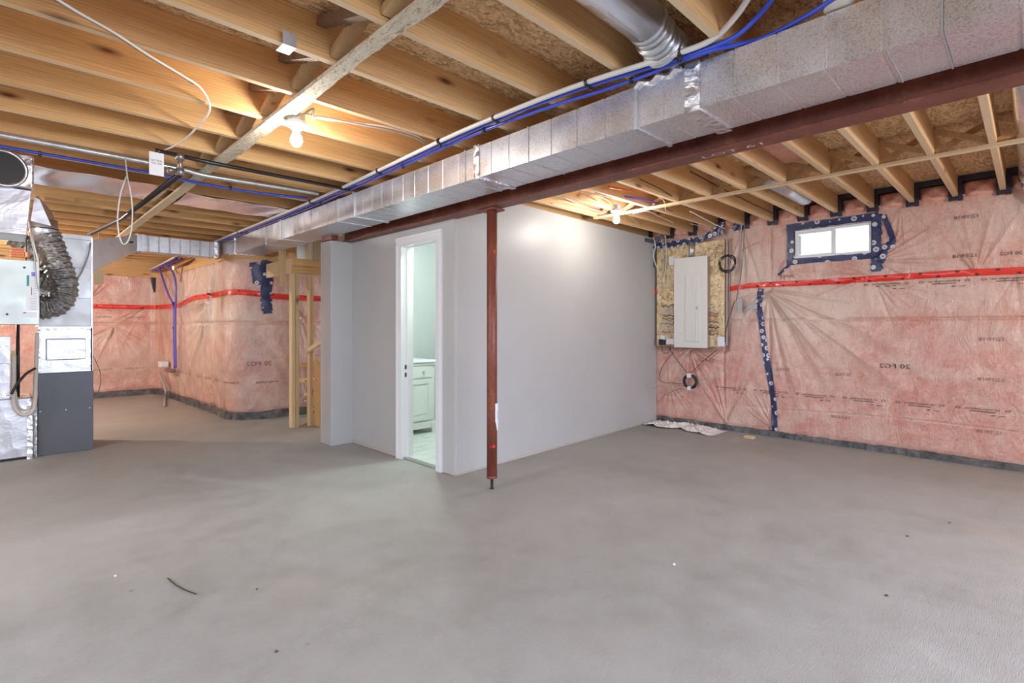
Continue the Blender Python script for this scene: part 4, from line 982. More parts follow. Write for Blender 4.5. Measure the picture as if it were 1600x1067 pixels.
# ---- printing on the plastic
def pr_right(y, z, body, size, m='ink', mirror=False, cond=1.0):
    text_mesh(body, size, None, 'printed_text', m, wall_right, mirror, cond=cond, vec=lambda a, c: np.stack([WX-right_disp(y-a, z+c)-0.0065, y-a, z+c], -1))
def motif(y, z, mir):
    pr_right(y, z, 'polytarp-super six', 0.030, 'ink', mir, 1.05)
    b = MB()
    for dy in (0.165, -0.165):
        vs = []; fs = []
        for k in range(8):
            a = 2*PI*k/8
            for rr in (0.016, 0.011): vs.append(on_right(y+dy+rr*math.cos(a)*1.2, z-0.002+rr*math.sin(a)*0.7, 0.0065))
        for k in range(8): k2 = (k+1) % 8; fs.append((2*k, 2*k+1, 2*k2+1, 2*k2))
        b.add(vs, fs)
    for (dy, dz, w_, h) in ((-0.0, -0.024, 0.17, 0.006), (-0.07, -0.052, 0.025, 0.008), (-0.13, -0.054, 0.045, 0.005)):
        b.add([on_right(y+dy+sx*w_/2, z+dz+sz*h/2, 0.0065) for sx, sz in ((-1, -1), (1, -1), (1, 1), (-1, 1))], [(0, 1, 2, 3)])
    b.build('printed_marks', 'ink', wall_right)
for k in range(9): motif(2.55-0.01-0.445*k+(0.0), 0.515, False)
for k in range(5): motif(1.02-0.44*k, 1.672, True)
for (y, z, s_, m) in ((0.95, 0.86, 0.062, 'ink'),): pr_right(y, z, '20 FG2', s_, 'ink', True, 1.35)
pr_right(2.85, 0.83, '20 FG2', 0.06, 'ink_faint', True, 1.3)
for u, v in ((1312, 340), (1310, 400)):
    pass
for (u, v, body, mm) in ((1510, 339, '12/19/18', 'ink'), (1508, 400, '12/19/18', 'ink'), (1550, 530, '12/19/18', 'ink_faint'), (1549, 593, '12/19/18', 'ink_faint'), (1546, 675, '12/19/18', 'ink_faint'), (1314, 652, '12/19/18', 'ink_faint'), (1318, 585, '20 FG2', 'ink_faint'), (1580, 396, '20 FG2', 'ink'), (1225, 577, '20 FG2', 'ink_faint'), (1230, 432, '20 FG2', 'ink_faint')):
    p = onX(u, v, WX); pr_right(p.y, p.z, body, 0.044, mm, True, 1.1)
def vleft(sa, za):
    x, y, a, c = path_at(sa); h = left_disp(sa, za)+0.008
    return np.stack([x+a*h, y+c*h, za+0*h], -1)
def pr_left(u, v, body, size, m, mirror=True, cond=1.2):
    s, z = pxs(u, v); text_mesh(body, size, None, 'printed_text', m, wall_left, mirror, cond=cond, vec=lambda a, c: vleft(s+a, z+c))
pr_left(405, 568, '20 FG2', 0.085, 'ink_faint'); 
for k in range(10):
    s = SC+1.0-0.47*k
    text_mesh('polytarp-super six', 0.036, None, 'printed_text', 'ink', wall_left, False, cond=1.05, vec=lambda a, c: vleft(s+a, 0.50+c))
for k in range(4):
    s = SBACK-0.3-0.47*k
    text_mesh('polytarp-super six', 0.036, None, 'printed_text', 'ink_faint', wall_left, False, cond=1.05, vec=lambda a, c: vleft(s+a, 0.50+c))
    text_mesh('polytarp-super six', 0.036, None, 'printed_text', 'ink_faint', wall_left, True, cond=1.05, vec=lambda a, c: vleft(s+a, 1.42+c))
# ================================================================ ELECTRICAL PANEL AREA
PX = 6.16
bo = MB(); o0 = onX(1029, 386, PX-0.02); o1 = onX(1132, 545, PX-0.02)
OY0, OY1, OZ0, OZ1 = o1.y, 3.52, 1.0, 2.29
bo.box(PX-0.02, PX, OY0, OY1-0.03, OZ0, OZ1)
osb = bo.build('panel_backboard', 'osb_board', bevel=0.002); tag(osb, 'chipboard backboard mounted on the pink wall behind the fuse panel', 'board')
fp = thing('fuse_panel', 'tall off-white electrical breaker panel mounted on the chipboard', 'panel', (6.07, 3.0, 1.0))
FX = 6.05; a = onX(1054, 405, FX); c = onX(1104, 543, FX)
PY1, PY0, PZ1, PZ0 = a.y, c.y, a.z, c.z
b = MB(); b.box(FX+0.008, PX-0.02, PY0-0.0, PY1, PZ0, PZ1); b.build('box', 'panel_side', fp)
b = MB(); b.box(FX, FX+0.008, PY0-0.008, PY1+0.008, PZ0-0.008, PZ1+0.008); b.build('cover', 'panel', fp, bevel=0.003)
dy1, dy0, dz1, dz0 = onX(1071, 428, FX).y, onX(1095, 535, FX).y, onX(1080, 427, FX).z, onX(1080, 534, FX).z
b = MB(); b.box(FX-0.010, FX-0.001, dy0, dy1, dz0, dz1); dr = b.build('door', 'panel', fp, bevel=0.004)
b = MB(); b.box(FX-0.014, FX-0.010, dy0+0.05, dy0+0.058, dz0+0.02, dz1-0.02); b.box(FX-0.014, FX-0.010, dy0+0.09, dy0+0.098, dz0+0.02, dz1-0.02); b.build('pressed_rib', 'panel', dr)
b = MB(); lz = onX(1090, 481, FX); b.box(FX-0.018, FX-0.010, lz.y-0.014, lz.y+0.014, lz.z-0.016, lz.z+0.016); b.build('latch', 'nickel', dr, bevel=0.002)
for v in (441, 481, 521):
    s = onX(1063, v, FX); b = MB(); b.lathe((FX, s.y, s.z), [(0.004, 0), (0.004, 0.004)], 8, (-1, 0, 0)); b.build('screw', 'dark_steel', fp)
fix(fp)
pcx = onX(1080, 395, 6.1)
b = MB(); b.tube([(6.11, pcx.y, PZ1), (6.11, pcx.y, 2.30)], 0.035, 16); tag(b.build('service_conduit', 'galv_plain', None, True), 'short grey conduit rising from the top of the fuse panel', 'pipe')
def wbox(u0, v0, u1, v1, x0, m, label, name, cat='box', d=0.03, group=None):
    a = onX(u0, v0, x0); c = onX(u1, v1, x0); b = MB(); b.box(x0, x0+d, c.y, a.y, c.z, a.z); return tag(b.build(name, m, None, bevel=0.003), label, cat, group)
wbox(1045, 401, 1053, 414, 6.10, 'label', 'small white plastic box high on the chipboard left of the panel', 'white_box', d=0.04)
wbox(1121, 526, 1131, 541, 6.10, 'label', 'small white switch box low on the chipboard right of the panel', 'switch_box', d=0.04)
wbox(1032, 524, 1038, 531, 6.10, 'label', 'tiny white box above the black adapter', 'white_box', d=0.04)
wbox(1029, 530, 1037, 539, 6.09, 'black', 'black power adapter at the lower left of the chipboard', 'adapter', d=0.05)
wbox(1041, 529, 1053, 538, 6.10, 'label', 'small white terminal strip beside the panel foot', 'terminal_strip', d=0.04)
wbox(1115, 443, 1127, 490, 6.127, 'cable_white', 'pale vertical cable strip on the chipboard right of the panel', 'cable_strip', 'cable', d=0.006) if False else None
# bunched breaker wires both sides of the panel
def squiggles(u0, u1, v0, v1, n, label):
    root = thing('wire_bundle', label, 'wires', onX(u0, v0, 6.10))
    for i in range(n):
        v = v0+(v1-v0)*(i+random.uniform(-0.3, 0.3))/n; k = 6
        pts = [onX(u0+(u1-u0)*j/k, v+random.uniform(-2.2, 2.2), 6.10+random.uniform(0, 0.025)) for j in range(k+1)]
        q = MB(); q.tube(spline(pts, 4), 0.0045, 5); q.build('wire', random.choice(['cable_white', 'cable_white', 'cable_brown', 'copper', 'cable_white', 'black']), root, True)
    fix(root)
squiggles(1034, 1053, 478, 524, 16, 'tangle of pale wires entering the left side of the fuse panel')
squiggles(1107, 1123, 480, 524, 15, 'row of looped pale wires entering the right side of the fuse panel')
# loose coils and vertical wires
def coil(cx_, cz, r, x, turns, m, label, name, wd=0.004, sq=1.0, jit=0.012):
    pts = []
    for i in range(turns*14):
        a = 2*PI*i/14; rr = r+jit*math.sin(i*0.7)+random.uniform(-jit, jit)*0.4
        pts.append(Vector((x-0.008*math.sin(i*0.33), cx_+rr*math.cos(a), cz+rr*sq*math.sin(a))))
    b = MB(); b.tube(pts, wd, 5); return tag(b.build(name, m, None, True), label, 'cable')
q = onX(1137, 412, 6.12); coil(q.y, q.z, 0.095, 6.11, 6, 'black', 'tangled coil of dark thin cable hanging right of the fuse panel', 'cable_coil')
q = onX(1125, 390, 6.12); coil(q.y, q.z, 0.05, 6.12, 2, 'cable_brown', 'small wire loop above the tangled coil beside the panel', 'cable_coil', 0.003)
q = onX(1110, 398, 6.12); coil(q.y, q.z, 0.07, 6.125, 1, 'cable_brown', 'thin wire ring on the chipboard above the panel corner', 'cable_coil', 0.003, jit=0.004)
rl = thing('cable_reel', 'black cable coil hung on the pink wall below the fuse panel', 'cable', onX(1078, 597, 6.12))
q = onX(1078, 596, 6.13)
for i in range(7):
    b = MB(); pts = [Vector((6.14-0.012*(i % 3)-0.004*math.sin(k*1.3+i), q.y+(0.070+0.007*(i//2))*math.cos(2*PI*k/24), q.z+(0.070+0.007*(i//2))*math.sin(2*PI*k/24))) for k in range(25)]
    b.tube(pts, 0.006, 6, cap=False); b.build('cable_turn', 'black', rl, True)
b = MB(); b.box(6.095, 6.15, q.y-0.025, q.y+0.025, q.z+0.05, q.z+0.10); b.box(6.095, 6.15, q.y-0.02, q.y+0.02, q.z-0.10, q.z-0.06); b.build('strap_tie', 'label', rl)
fix(rl)
def wallwire(pts, m, label, r=0.0038, x=6.12, name='wall_wire', cat='wire'):
    return pipe(name, [onX(u, v, x) for u, v in pts], r, m, label, cat, n=6)
wallwire([(1074, 583), (1060, 565), (1050, 551), (1044, 541)], 'black', 'dark wire from the cable coil up to the terminal strip')
wallwire([(1070, 583), (1058, 566), (1047, 552)], 'cable_grey', 'grey wire beside the dark one above the cable coil')
wallwire([(1081, 582), (1095, 568), (1110, 555), (1121, 546)], 'black', 'dark wire rising right from the coil to the switch box')
wallwire([(1085, 583), (1098, 570), (1113, 558), (1124, 549)], 'cable_brown', 'brown wire rising right beside the dark one from the coil')
wallwire([(1092, 593), (1105, 594), (1118, 590), (1132, 574), (1145, 550), (1155, 520), (1162, 495), (1166, 478)], 'cable_grey', 'long grey wire sweeping right from the coil up the pink wall')
wallwire([(1064, 600), (1050, 598), (1038, 598), (1030, 592), (1034, 575), (1044, 560), (1052, 550)], 'black', 'black wire looping left of the coil toward the white partition')
wallwire([(1064, 604), (1045, 610), (1025, 608), (1013, 603), (1022, 595), (1030, 590)], 'cable_grey', 'grey wire bulging left over the white partition edge', x=5.9)
wallwire([(1064, 606), (1045, 614), (1034, 622), (1027, 632)], 'cable_brown', 'brown wire dropping left from the coil to the corner')
wallwire([(1034, 540), (1035, 549), (1042, 552), (1047, 546), (1048, 538)], 'black', 'short black wire loop under the adapter')
wallwire([(1021, 370), (1024, 385), (1021, 400), (1027, 420), (1032, 430)], 'cable_white', 'white cable hanging at the corner of partition and panel board', 0.006, 6.05)
wallwire([(1040, 368), (1041, 400), (1040, 420), (1037, 440), (1040, 447)], 'cable_white', 'white cable hanging down the chipboard left of the white box', 0.005, 6.10)
wallwire([(1045, 415), (1050, 430), (1053, 440), (1047, 447), (1038, 448)], 'cable_white', 'white wire curving below the small white box', 0.004, 6.10)
wallwire([(1034, 372), (1037, 395), (1038, 420), (1036, 428)], 'cable_grey', 'grey flat cable on the chipboard at its left edge', 0.007, 6.11)
wallwire([(1159, 345), (1157, 380), (1158, 420), (1155, 450), (1153, 468)], 'cable_grey', 'thick grey cable descending the pink wall right of the panel', 0.008, 6.13)
wallwire([(1163, 345), (1162, 380), (1160, 410), (1156, 440), (1150, 470)], 'cable_brown', 'brown cable descending beside the thick grey cable', 0.005, 6.12)
wallwire([(1148, 470), (1143, 485), (1138, 500), (1134, 520), (1133, 535)], 'black', 'thin black wire slanting down at the right edge of the chipboard', 0.004, 6.13)
wallwire([(1186, 378), (1170, 386), (1158, 392)], 'cable_brown', 'short brown wire end sticking out right of the grey cable', 0.003, 6.12)
wallwire([(1033, 335), (1060, 345), (1090, 352), (1110, 356), (1122, 350)], 'cable_white', 'white wire crossing above the chipboard below the joists', 0.004, 6.10)
wallwire([(1037, 380), (1042, 365), (1052, 352), (1062, 344)], 'cable_brown', 'thin brown wire curving up to the joists at the corner', 0.003, 6.10)
wbox(1134.5, 372, 1136.5, 540, 6.13, 'cable_grey', 'thin pale vertical strip at the right edge of the chipboard', 'edge_strip', 'strip', 0.01)
wbox(1152, 466, 1159, 488, 6.12, 'cable_grey', 'bundle of cable ends hanging below the grey cable', 'cable_ends', 'cable', 0.03)
wbox(1168, 475, 1183, 483, 6.13, 'cable_grey', 'small grey tape patch beside the long blue tape', 'tape_patch', 'tape', 0.006)
# black duct piece over the partition corner
b = MB(); p0 = onY(1007, 374, 3.50); b.beam(p0+Vector((0, 0.04, 0)), p0+Vector((0.28, 0.02, 0.0)), 0.05, 0.05); b.beam(p0+Vector((0.26, 0.02, 0)), p0+Vector((0.42, -0.1, 0.13)), 0.04, 0.04)
tag(b.build('grey_bracket', 'charcoal'), 'dark grey conduit elbow above the partition corner', 'conduit')
# ================================================================ PLASTIC SHEET on the floor
def sheetf(X_, Y_):
    u_ = (Y_-2.60)/0.92; v_ = (X_-5.72)/0.46
    Z = 0.006+0.020*np.abs(rnoise(X_, Y_, 77, 30, 2, 5))+0.014*np.abs(rnoise(X_, Y_, 78, 30, 8, 20))
    xx = X_+0.05*np.sin(Y_*11)+0.03*np.sin(Y_*23+1); e = np.clip(np.minimum(u_, 1-u_)*8, 0, 1)*np.clip(v_*6, 0, 1)
    return np.stack([xx, Y_, 0.004+Z*e], -1)
xs_ = np.linspace(5.78, 6.17, 70); ysx = np.linspace(2.56, 3.50, 150)
pl = flatgrid('plastic_sheet', xs_, ysx, sheetf, 'cloth'); tag(pl, 'crumpled white plastic sheet lying on the floor against the pink wall', 'sheet')
p = onZ(1170, 683, 0.01); b = MB(); b.hexa([(p.x-0.03, p.y-0.05, 0), (p.x+0.03, p.y-0.06, 0), (p.x+0.04, p.y+0.05, 0), (p.x-0.02, p.y+0.05, 0), (p.x-0.03, p.y-0.05, 0.02), (p.x+0.03, p.y-0.06, 0.025), (p.x+0.04, p.y+0.05, 0.02), (p.x-0.02, p.y+0.05, 0.015)])
tag(b.build('wood_scrap', 'wood_y'), 'small wood offcut on the floor right of the white sheet', 'wood')
# floor litter
p = [onZ(u, v, 0.006) for u, v in ((262, 903), (275, 914), (290, 922), (306, 928))]
tag(MB().tube(spline(p, 5), 0.0028, 5).build('wire_scrap', 'black', None, True), 'thin curved black wire scrap on the open floor at left', 'scrap')
def crumb(u, v, r, m, label):
    c = onZ(u, v, 0.0); vs = []; n = 7
    for i in range(n):
        a = 2*PI*i/n; rr = r*random.uniform(0.6, 1.2); vs.append((c.x+rr*math.cos(a), c.y+rr*math.sin(a), 0.001))
    vs += [(c.x+0.6*(x-c.x), c.y+0.6*(y-c.y), 0.004+0.004*random.random()) for x, y, z in vs[:n]]
    fs = [tuple(range(n-1, -1, -1)), tuple(range(n, 2*n))]+[(i, (i+1) % n, n+(i+1) % n, n+i) for i in range(n)]
    b = MB(); b.add(vs, fs); tag(b.build('floor_debris', m), label, 'debris')
crumb(1053, 882, 0.012, 'label', 'white paint flake on the open floor right of centre'); crumb(180, 900, 0.009, 'label', 'small white flake left of the wire scrap')
crumb(432, 1019, 0.007, 'ink', 'dark crumb at the bottom left of the floor'); crumb(401, 921, 0.006, 'ink', 'dark crumb right of the wire scrap'); crumb(1386, 931, 0.010, 'ink', 'dark splinter on the floor at lower right'); crumb(1418, 838, 0.010, 'wood_dark', 'brown stain spot on the floor at right'); crumb(1484, 817, 0.008, 'wood_dark', 'second brown spot on the floor nearer the pink wall')
# ================================================================ STAIR FRAMING (left of the partition)
SY = 6.40
sf = thing('stair_framing', 'pale timber stair framing between the pink wall and white partition', 'framing', (2.6, 6.4, 0))
b = MB(); b.box(2.53, 2.573, SY, SY+0.09, 0, 1.905); b.build('stud', 'wood_z', sf, bevel=0.002)
b = MB(); b.box(2.578, 2.618, SY-0.005, SY+0.085, 0, 1.905); b.build('stud', 'wood_z', sf, bevel=0.002)
b = MB(); b.box(2.745, 2.79, SY-0.02, SY+0.07, 0, 1.905); b.build('stud', 'wood_z', sf, bevel=0.002)
b = MB(); b.box(2.545, 3.30, SY, SY+0.04, 1.905, 1.995); b.build('header_board', 'joist', sf, bevel=0.003)
b = MB(); b.box(2.545, 3.30, SY, SY+0.04, 2.0, 2.09); b.build('header_board', 'joist', sf, bevel=0.003)
b = MB(); b.box(2.53, 2.57, SY+0.04, 7.27, 1.905, 2.09); b.build('side_beam', 'wood_y', sf, bevel=0.003)
b = MB(); b.box(2.50, 2.528, SY+0.02, SY+0.10, 1.76, 2.38); 
p0 = onY(437, 376, 6.6); p1 = onY(447, 443, 6.6)
b = MB(); b.box(p0.x, p1.x, 6.6, 6.64, p1.z, 2.43); b.build('hanging_slat', 'wood_z', sf, bevel=0.002)
b = MB(); b.box(2.60, 2.80, SY+0.01, SY+0.03, 2.09, 2.43); b.build('white_board', 'vinyl', sf)
b = MB(); b.box(2.80, 3.30, SY-0.02, SY-0.001, 2.09, 2.43); b.build('chipboard_panel', 'tan_card', sf)
b = MB(); b.box(2.70, 2.735, SY-0.03, SY+0.005, 2.09, 2.35); b.build('short_stud', 'wood_z', sf, bevel=0.002)
b = MB(); b.beam((2.68, SY-0.05, 0.93), (2.80, SY-0.42, 1.12), 0.04, 0.05); b.build('handrail', 'wood_y', sf, bevel=0.003)
b = MB(); b.hexa([(2.80, 6.2, 0), (2.84, 6.2, 0), (2.84, 6.38, 0), (2.80, 6.38, 0), (2.80, 6.2, 0.72), (2.84, 6.2, 0.72), (2.84, 6.38, 0.85), (2.80, 6.38, 0.85)]); b.build('stringer', 'joist', sf)
b = MB(); b.box(2.55, 3.2, SY+0.10, SY+0.85, 2.13, 2.17); b.build('stair_tread', 'joist', sf, bevel=0.003)
for i in range(4):
    b = MB(); b.box(2.84, 3.25, 6.25+0.24*i, 6.53+0.24*i, 0.17*(i+1), 0.17*(i+1)+0.03); b.build('stair_tread', 'joist', sf)
fix(sf)
q = [onZ(u, v, 0.01) for u, v in ((470, 664), (480, 660), (488, 664))]
tag(MB().tube(q, 0.01, 5).build('wood_shaving', 'wood_y'), 'small wood shaving at the foot of the stair studs', 'scrap')
# ================================================================ FURNACE CORNER
FY = 6.725
fu = thing('furnace', 'charcoal furnace cabinet with silver plenum rising to the branch duct', 'furnace', (0.45, 7.0, 0))
b = MB(); b.box(0.245, 0.660, FY, FY+0.62, 0.0, 0.795); b.build('cabinet', 'charcoal', fu, bevel=0.003)
for u, v in ((63, 643), (103, 640), (140, 637)):
    c = onY(u, v, FY-0.002); b = MB(); b.lathe((c.x, FY, c.z), [(0.006, 0), (0.006, 0.004)], 8, (0, -1, 0)); b.build('screw', 'label', fu)
b = MB(); b.box(0.245, 0.648, FY+0.003, FY+0.60, 0.795, 1.255); b.build('coil_casing', 'foil_smooth', fu, bevel=0.004)
b = MB(); b.box(0.30, 0.60, FY-0.014, FY+0.003, 0.92, 1.13); b.build('insulated_panel', 'foil_smooth', fu, bevel=0.012)
b = MB(); b.box(0.243, 0.65, FY-0.004, FY+0.004, 1.21, 1.24); b.box(0.243, 0.262, FY-0.004, FY+0.004, 0.80, 1.22); b.box(0.632, 0.65, FY-0.004, FY+0.004, 0.80, 1.22); b.build('foil_tape', 'foil', fu)
b = MB(); b.box(0.252, 0.645, FY+0.006, FY+0.60, 1.255, 1.53); b.build('plenum_section', 'plenum', fu, bevel=0.002)
b = MB(); b.box(0.250, 0.647, FY+0.004, FY+0.60, 1.53, 1.84); b.build('plenum_section', 'plenum', fu, bevel=0.002)
b = MB(); b.box(0.248, 0.649, FY+0.002, FY+0.60, 1.84, 2.12); b.build('plenum_section', 'plenum', fu, bevel=0.002)
b = MB(); b.box(0.246, 0.652, FY, FY+0.60, 2.12, 2.17); b.build('plenum_cap', 'plenum', fu, bevel=0.004)
b = MB(); b.box(0.640, 0.655, FY-0.004, FY+0.01, 0.80, 2.15); b.build('corner_seam', 'galv_plain', fu)
b = MB(); b.tube([(0.226, FY+0.01, 0.0), (0.226, FY+0.01, 0.62)], 0.018, 8); b.build('foil_corner_strip', 'foil', fu)
fix(fu)
ra = thing('return_air_drop', 'silver sheet metal return air duct at the left edge of the picture', 'duct', (-0.1, 6.9, 0))
b = MB(); b.hexa([(-0.5, FY-0.1, 0.03), (0.19, FY-0.06, 0.0), (0.19, FY+0.4, 0.0), (-0.5, FY+0.4, 0.03), (-0.5, FY-0.1, 0.63), (0.03, FY-0.06, 0.63), (0.03, FY+0.4, 0.63), (-0.5, FY+0.4, 0.63)])
b = MB(); b.box(-0.5, 0.20, FY-0.06, FY+0.4, 0.02, 0.58); b.build('boot', 'foil_smooth', ra, bevel=0.01)
b = MB(); c = onY(15, 600, FY-0.06); b.box(-0.5, 0.055, FY-0.06, FY+0.4, 0.58, 1.16); b.build('riser', 'foil_smooth', ra, bevel=0.004)
b = MB(); b.box(-0.5, 0.065, FY-0.07, FY+0.4, 0.60, 0.63); b.box(-0.5, 0.060, FY-0.065, FY+0.4, 0.90, 0.915); b.box(-0.5, 0.060, FY-0.065, FY+0.4, 1.06, 1.075); b.build('foil_tape', 'foil', ra)
b = MB(); b.box(0.165, 0.205, FY-0.07, FY-0.05, 0.0, 0.55); b.build('corner_seam', 'foil', ra)
fix(ra)
HY = 6.0
hv = thing('heat_recovery_ventilator', 'pale grey metal ventilator box hanging at the left picture edge', 'ventilator', (0, 6.2, 1.266))
hx = onY(61.5, 450, HY).x; hz0 = onY(30, 507, HY).z; hz1 = onY(61, 408, HY).z
b = MB(); b.box(-0.55, hx, HY, HY+0.45, hz0, hz1); b.build('cabinet', 'hrv', hv, bevel=0.004)
def hp(u0, v0, u1, v1, m, name, parent, d=0.002):
    a = onY(u0, v0, HY); c = onY(u1, v1, HY); q = MB(); q.box(a.x, c.x, HY-d, HY-0.0002, c.z, a.z); return q.build(name, m, parent)
lab = hp(41, 423, 60, 486, 'label', 'white_sticker', hv)
hp(41.5, 430, 45.5, 447, 'label_green', 'green_bar', lab, 0.003); hp(49, 425, 57, 432, 'label_blue', 'blue_mark', lab, 0.003); hp(49, 449, 50, 461, 'ink', 'dark_rule', lab, 0.003)
for k, v in enumerate(range(434, 484, 4)): hp(47 if v > 462 or v < 448 else 52, v, 57, v+0.8, 'cable_grey', 'print_line', lab, 0.003)
lab2 = hp(34, 487, 58, 496, 'label', 'white_sticker', hv); hp(36, 488, 41, 489.3, 'ink', 'print_line', lab2, 0.003)
for u, v in ((38, 418), (11, 491)):
    c = onY(u, v, HY); b = MB(); b.lathe((c.x, HY, c.z), [(0.009, 0), (0.009, 0.003)], 10, (0, -1, 0)); b.build('grommet', 'black', hv)
b = MB(); b.tube([(-0.3, HY+0.2, hz1), (-0.3, HY+0.2, JB)], 0.006, 6); b.tube([(0.15, HY+0.3, hz1), (0.15, HY+0.3, JB)], 0.006, 6); b.build('hanging_rod', 'dark_steel', hv)
fix(hv)
# flexible foil sleeves
def flex(pts, r, label, name='flexible_duct', rib=0.006, tail=None):
    P_ = spline(pts, 22); b = MB(); N = len(P_); L = sum((P_[i+1]-P_[i]).length for i in range(N-1))
    n = 26; T_ = N
    b.tube(P_, r, n, rf=lambda t: r+rib*math.sin(t*L/0.04*2*PI)+0.004*math.sin(t*57))
    for i in range(len(b.v)): b.v[i] = tuple(c+random.uniform(-0.0022, 0.0022) for c in b.v[i])
    return tag(b.build(name, 'foil_flex', None, True), label, 'duct')
YF = 6.38
flex([onY(u, v, YF) for u, v in ((72, 366), (82, 392), (93, 420), (100, 445), (96, 466), (82, 478), (55, 481))], 0.105, 'thick crinkled foil flexible duct bending down into the ventilator side')
flex([onY(u, v, YF+0.22) for u, v in ((22, 370), (48, 388), (75, 412), (92, 432), (80, 440), (55, 434))], 0.085, 'second foil flexible duct passing behind the thick one')
# boot and collar feeding the thick flex duct
bt_ = thing('foil_boot', 'shiny metal boot and collar above the thick flexible duct', 'duct', onY(70, 340, YF))
def Q(u, v, y): return onY(u, v, y)
b = MB(); b.hexa([Q(48, 345, YF-0.12), Q(80, 353, YF-0.12), Q(86, 345, YF+0.16), Q(52, 338, YF+0.16), Q(54, 308, YF-0.12), Q(62, 312, YF-0.12), Q(82, 332, YF+0.16), Q(60, 306, YF+0.16)]); b.build('boot', 'foil_smooth', bt_)
b = MB(); b.tube([onY(68, 344, YF), onY(70, 378, YF)], 0.10, 24); b.build('collar', 'foil_smooth', bt_, True)
b = MB(); c = onY(69, 358, YF); b.tube([c+Vector((0, 0, 0.004)), c-Vector((0, 0, 0.004))], 0.104, 24); b.build('clamp', 'black', bt_, True)
for q in bt_.children: q.location = -Vector(bt_.location)
# large foil trunk at the upper left with an open round collar
tr = thing('foil_duct', 'foil wrapped duct with an open dark round collar at upper left', 'duct', (-0.2, 4.9, 2.2))
YT = 4.85
a = onY(0, 292, YT); c = onY(50, 345, YT); zt_ = onY(27, 290, YT).z; zb_ = onY(20, 352, YT).z
b = MB(); xr = onY(50, 320, YT).x
b.hexa([(-0.8, YT, zb_-0.05), (onY(42, 345, YT).x, YT, zb_-0.06), (onY(42, 345, YT).x, YT+0.4, zb_-0.06), (-0.8, YT+0.4, zb_-0.05), (-0.8, YT, zt_), (xr, YT, zt_-0.02), (xr, YT+0.4, zt_-0.02), (-0.8, YT+0.4, zt_)]); b.build('ribbed_body', 'foil_smooth', tr, bevel=0.005)
b = MB()
for i in range(9):
    z = zt_-0.03-(zt_-zb_+0.02)*i/9; b.box(-0.8, xr-0.006*i-0.002, YT-0.006, YT, z-0.008, z)
b.build('body_rib', 'foil_smooth', tr)
b = MB(); zc0 = onY(40, 290, YT).z; zc1 = min(onY(40, 249, YT).z, 2.42)
b.box(-0.55, onY(53, 270, YT).x, YT-0.02, YT+0.30, zc0-0.02, 2.425); b.build('upper_box', 'foil', tr, bevel=0.01)
b = MB(); cc = onY(2, 264, YT-0.02); ri = 0.105
b.lathe((cc.x, YT-0.02, cc.z), [(ri+0.02, 0.0), (ri+0.02, 0.05), (ri, 0.05), (ri, 0.004)], 32, (0.25, -1, 0)); b.build('collar', 'foil_smooth', tr, True)
b = MB(); b.lathe((cc.x, YT-0.02, cc.z), [(ri-0.003, 0.047), (ri-0.003, 0.051)], 32, (0.25, -1, 0)); b.build('collar_shade_disc', 'black', tr)  # black disc put in for the shade inside the open collar
fix(tr)
# foil boots under the panned bay
b = MB(); b.hexa([onZ(66, 285, 2.30), onZ(86, 292, 2.30), onZ(86, 275, 2.30), onZ(62, 270, 2.30), onZ(62, 262, 2.43), onZ(88, 270, 2.43), onZ(88, 255, 2.43), onZ(58, 250, 2.43)])
# copper/orange fittings above ventilator
b = MB(); a = onY(17, 386, 6.2); c = onY(38, 402, 6.2)
for i in range(4): b.box(a.x, c.x, 6.2, 6.26, c.z+i*(a.z-c.z)/4, c.z+i*(a.z-c.z)/4+0.018)
b.tube([onY(42, 402, 6.22), onY(42, 394, 6.22)], 0.02, 10); tag(b.build('orange_fitting', 'copper'), 'orange brown pipe fittings behind the top of the ventilator', 'fitting')
b = MB(); a = onY(17, 355, 6.25); c = onY(28, 365, 6.25); b.box(a.x, c.x, 6.25, 6.28, c.z, a.z); tag(b.build('orange_patch', 'copper'), 'small orange tag above the second flexible duct', 'tag')
# white control box
ctl = thing('control_box', 'white control box with dial between ventilator and flexible duct', 'control', onY(68, 453, 6.55))
a = onY(60, 443, 6.6); c = onY(76, 465, 6.6); b = MB(); b.box(a.x, c.x, 6.6, 6.7, c.z, a.z); b.build('case', 'label', ctl, bevel=0.004)
a = onY(76, 442, 6.62); c = onY(92, 468, 6.62); b = MB(); b.box(a.x, c.x, 6.62, 6.7, c.z, a.z); b.build('rear_case', 'vinyl', ctl, bevel=0.004)
c = onY(67, 453, 6.6); b = MB(); b.lathe((c.x, 6.6, c.z), [(0.02, 0), (0.016, 0.012)], 14, (0, -1, 0)); b.build('dial', 'cable_grey', ctl); b = MB(); b.box(c.x-0.012, c.x+0.012, 6.597, 6.6, c.z-0.075, c.z-0.04); b.build('print', 'ink', ctl)
for q in ctl.children: q.location = -Vector(ctl.location)
# hoses and pipes beside the furnace
pipe('drain_hose', [onY(u, v, 6.62) for u, v in ((22, 555), (22, 600), (22, 630), (30, 645), (42, 648), (52, 640), (55, 625), (56, 590), (57, 560), (58, 520))], 0.016, 'hose', 'beige drain hose making a U bend beside the charcoal cabinet', 'hose', n=10)
pipe('drain_hose', [onY(u, v, 6.66) for u, v in ((24, 612), (28, 634), (38, 641), (48, 636), (53, 618), (54, 585))], 0.010, 'hose', 'thinner beige hose nested inside the U bend', 'hose', n=10)
pipe('vertical_pipe', [onY(28, 505, 6.8), onY(28, 632, 6.8)], 0.014, 'black_pipe', 'black vertical pipe between the silver drop and the charcoal cabinet', 'pipe', sm=False)
pipe('black_cord', [onY(u, v, 6.58) for u, v in ((56, 575), (42, 583), (30, 596), (22, 608), (18, 616))], 0.011, 'black', 'black cord slanting from the cabinet to the silver drop', 'cord')
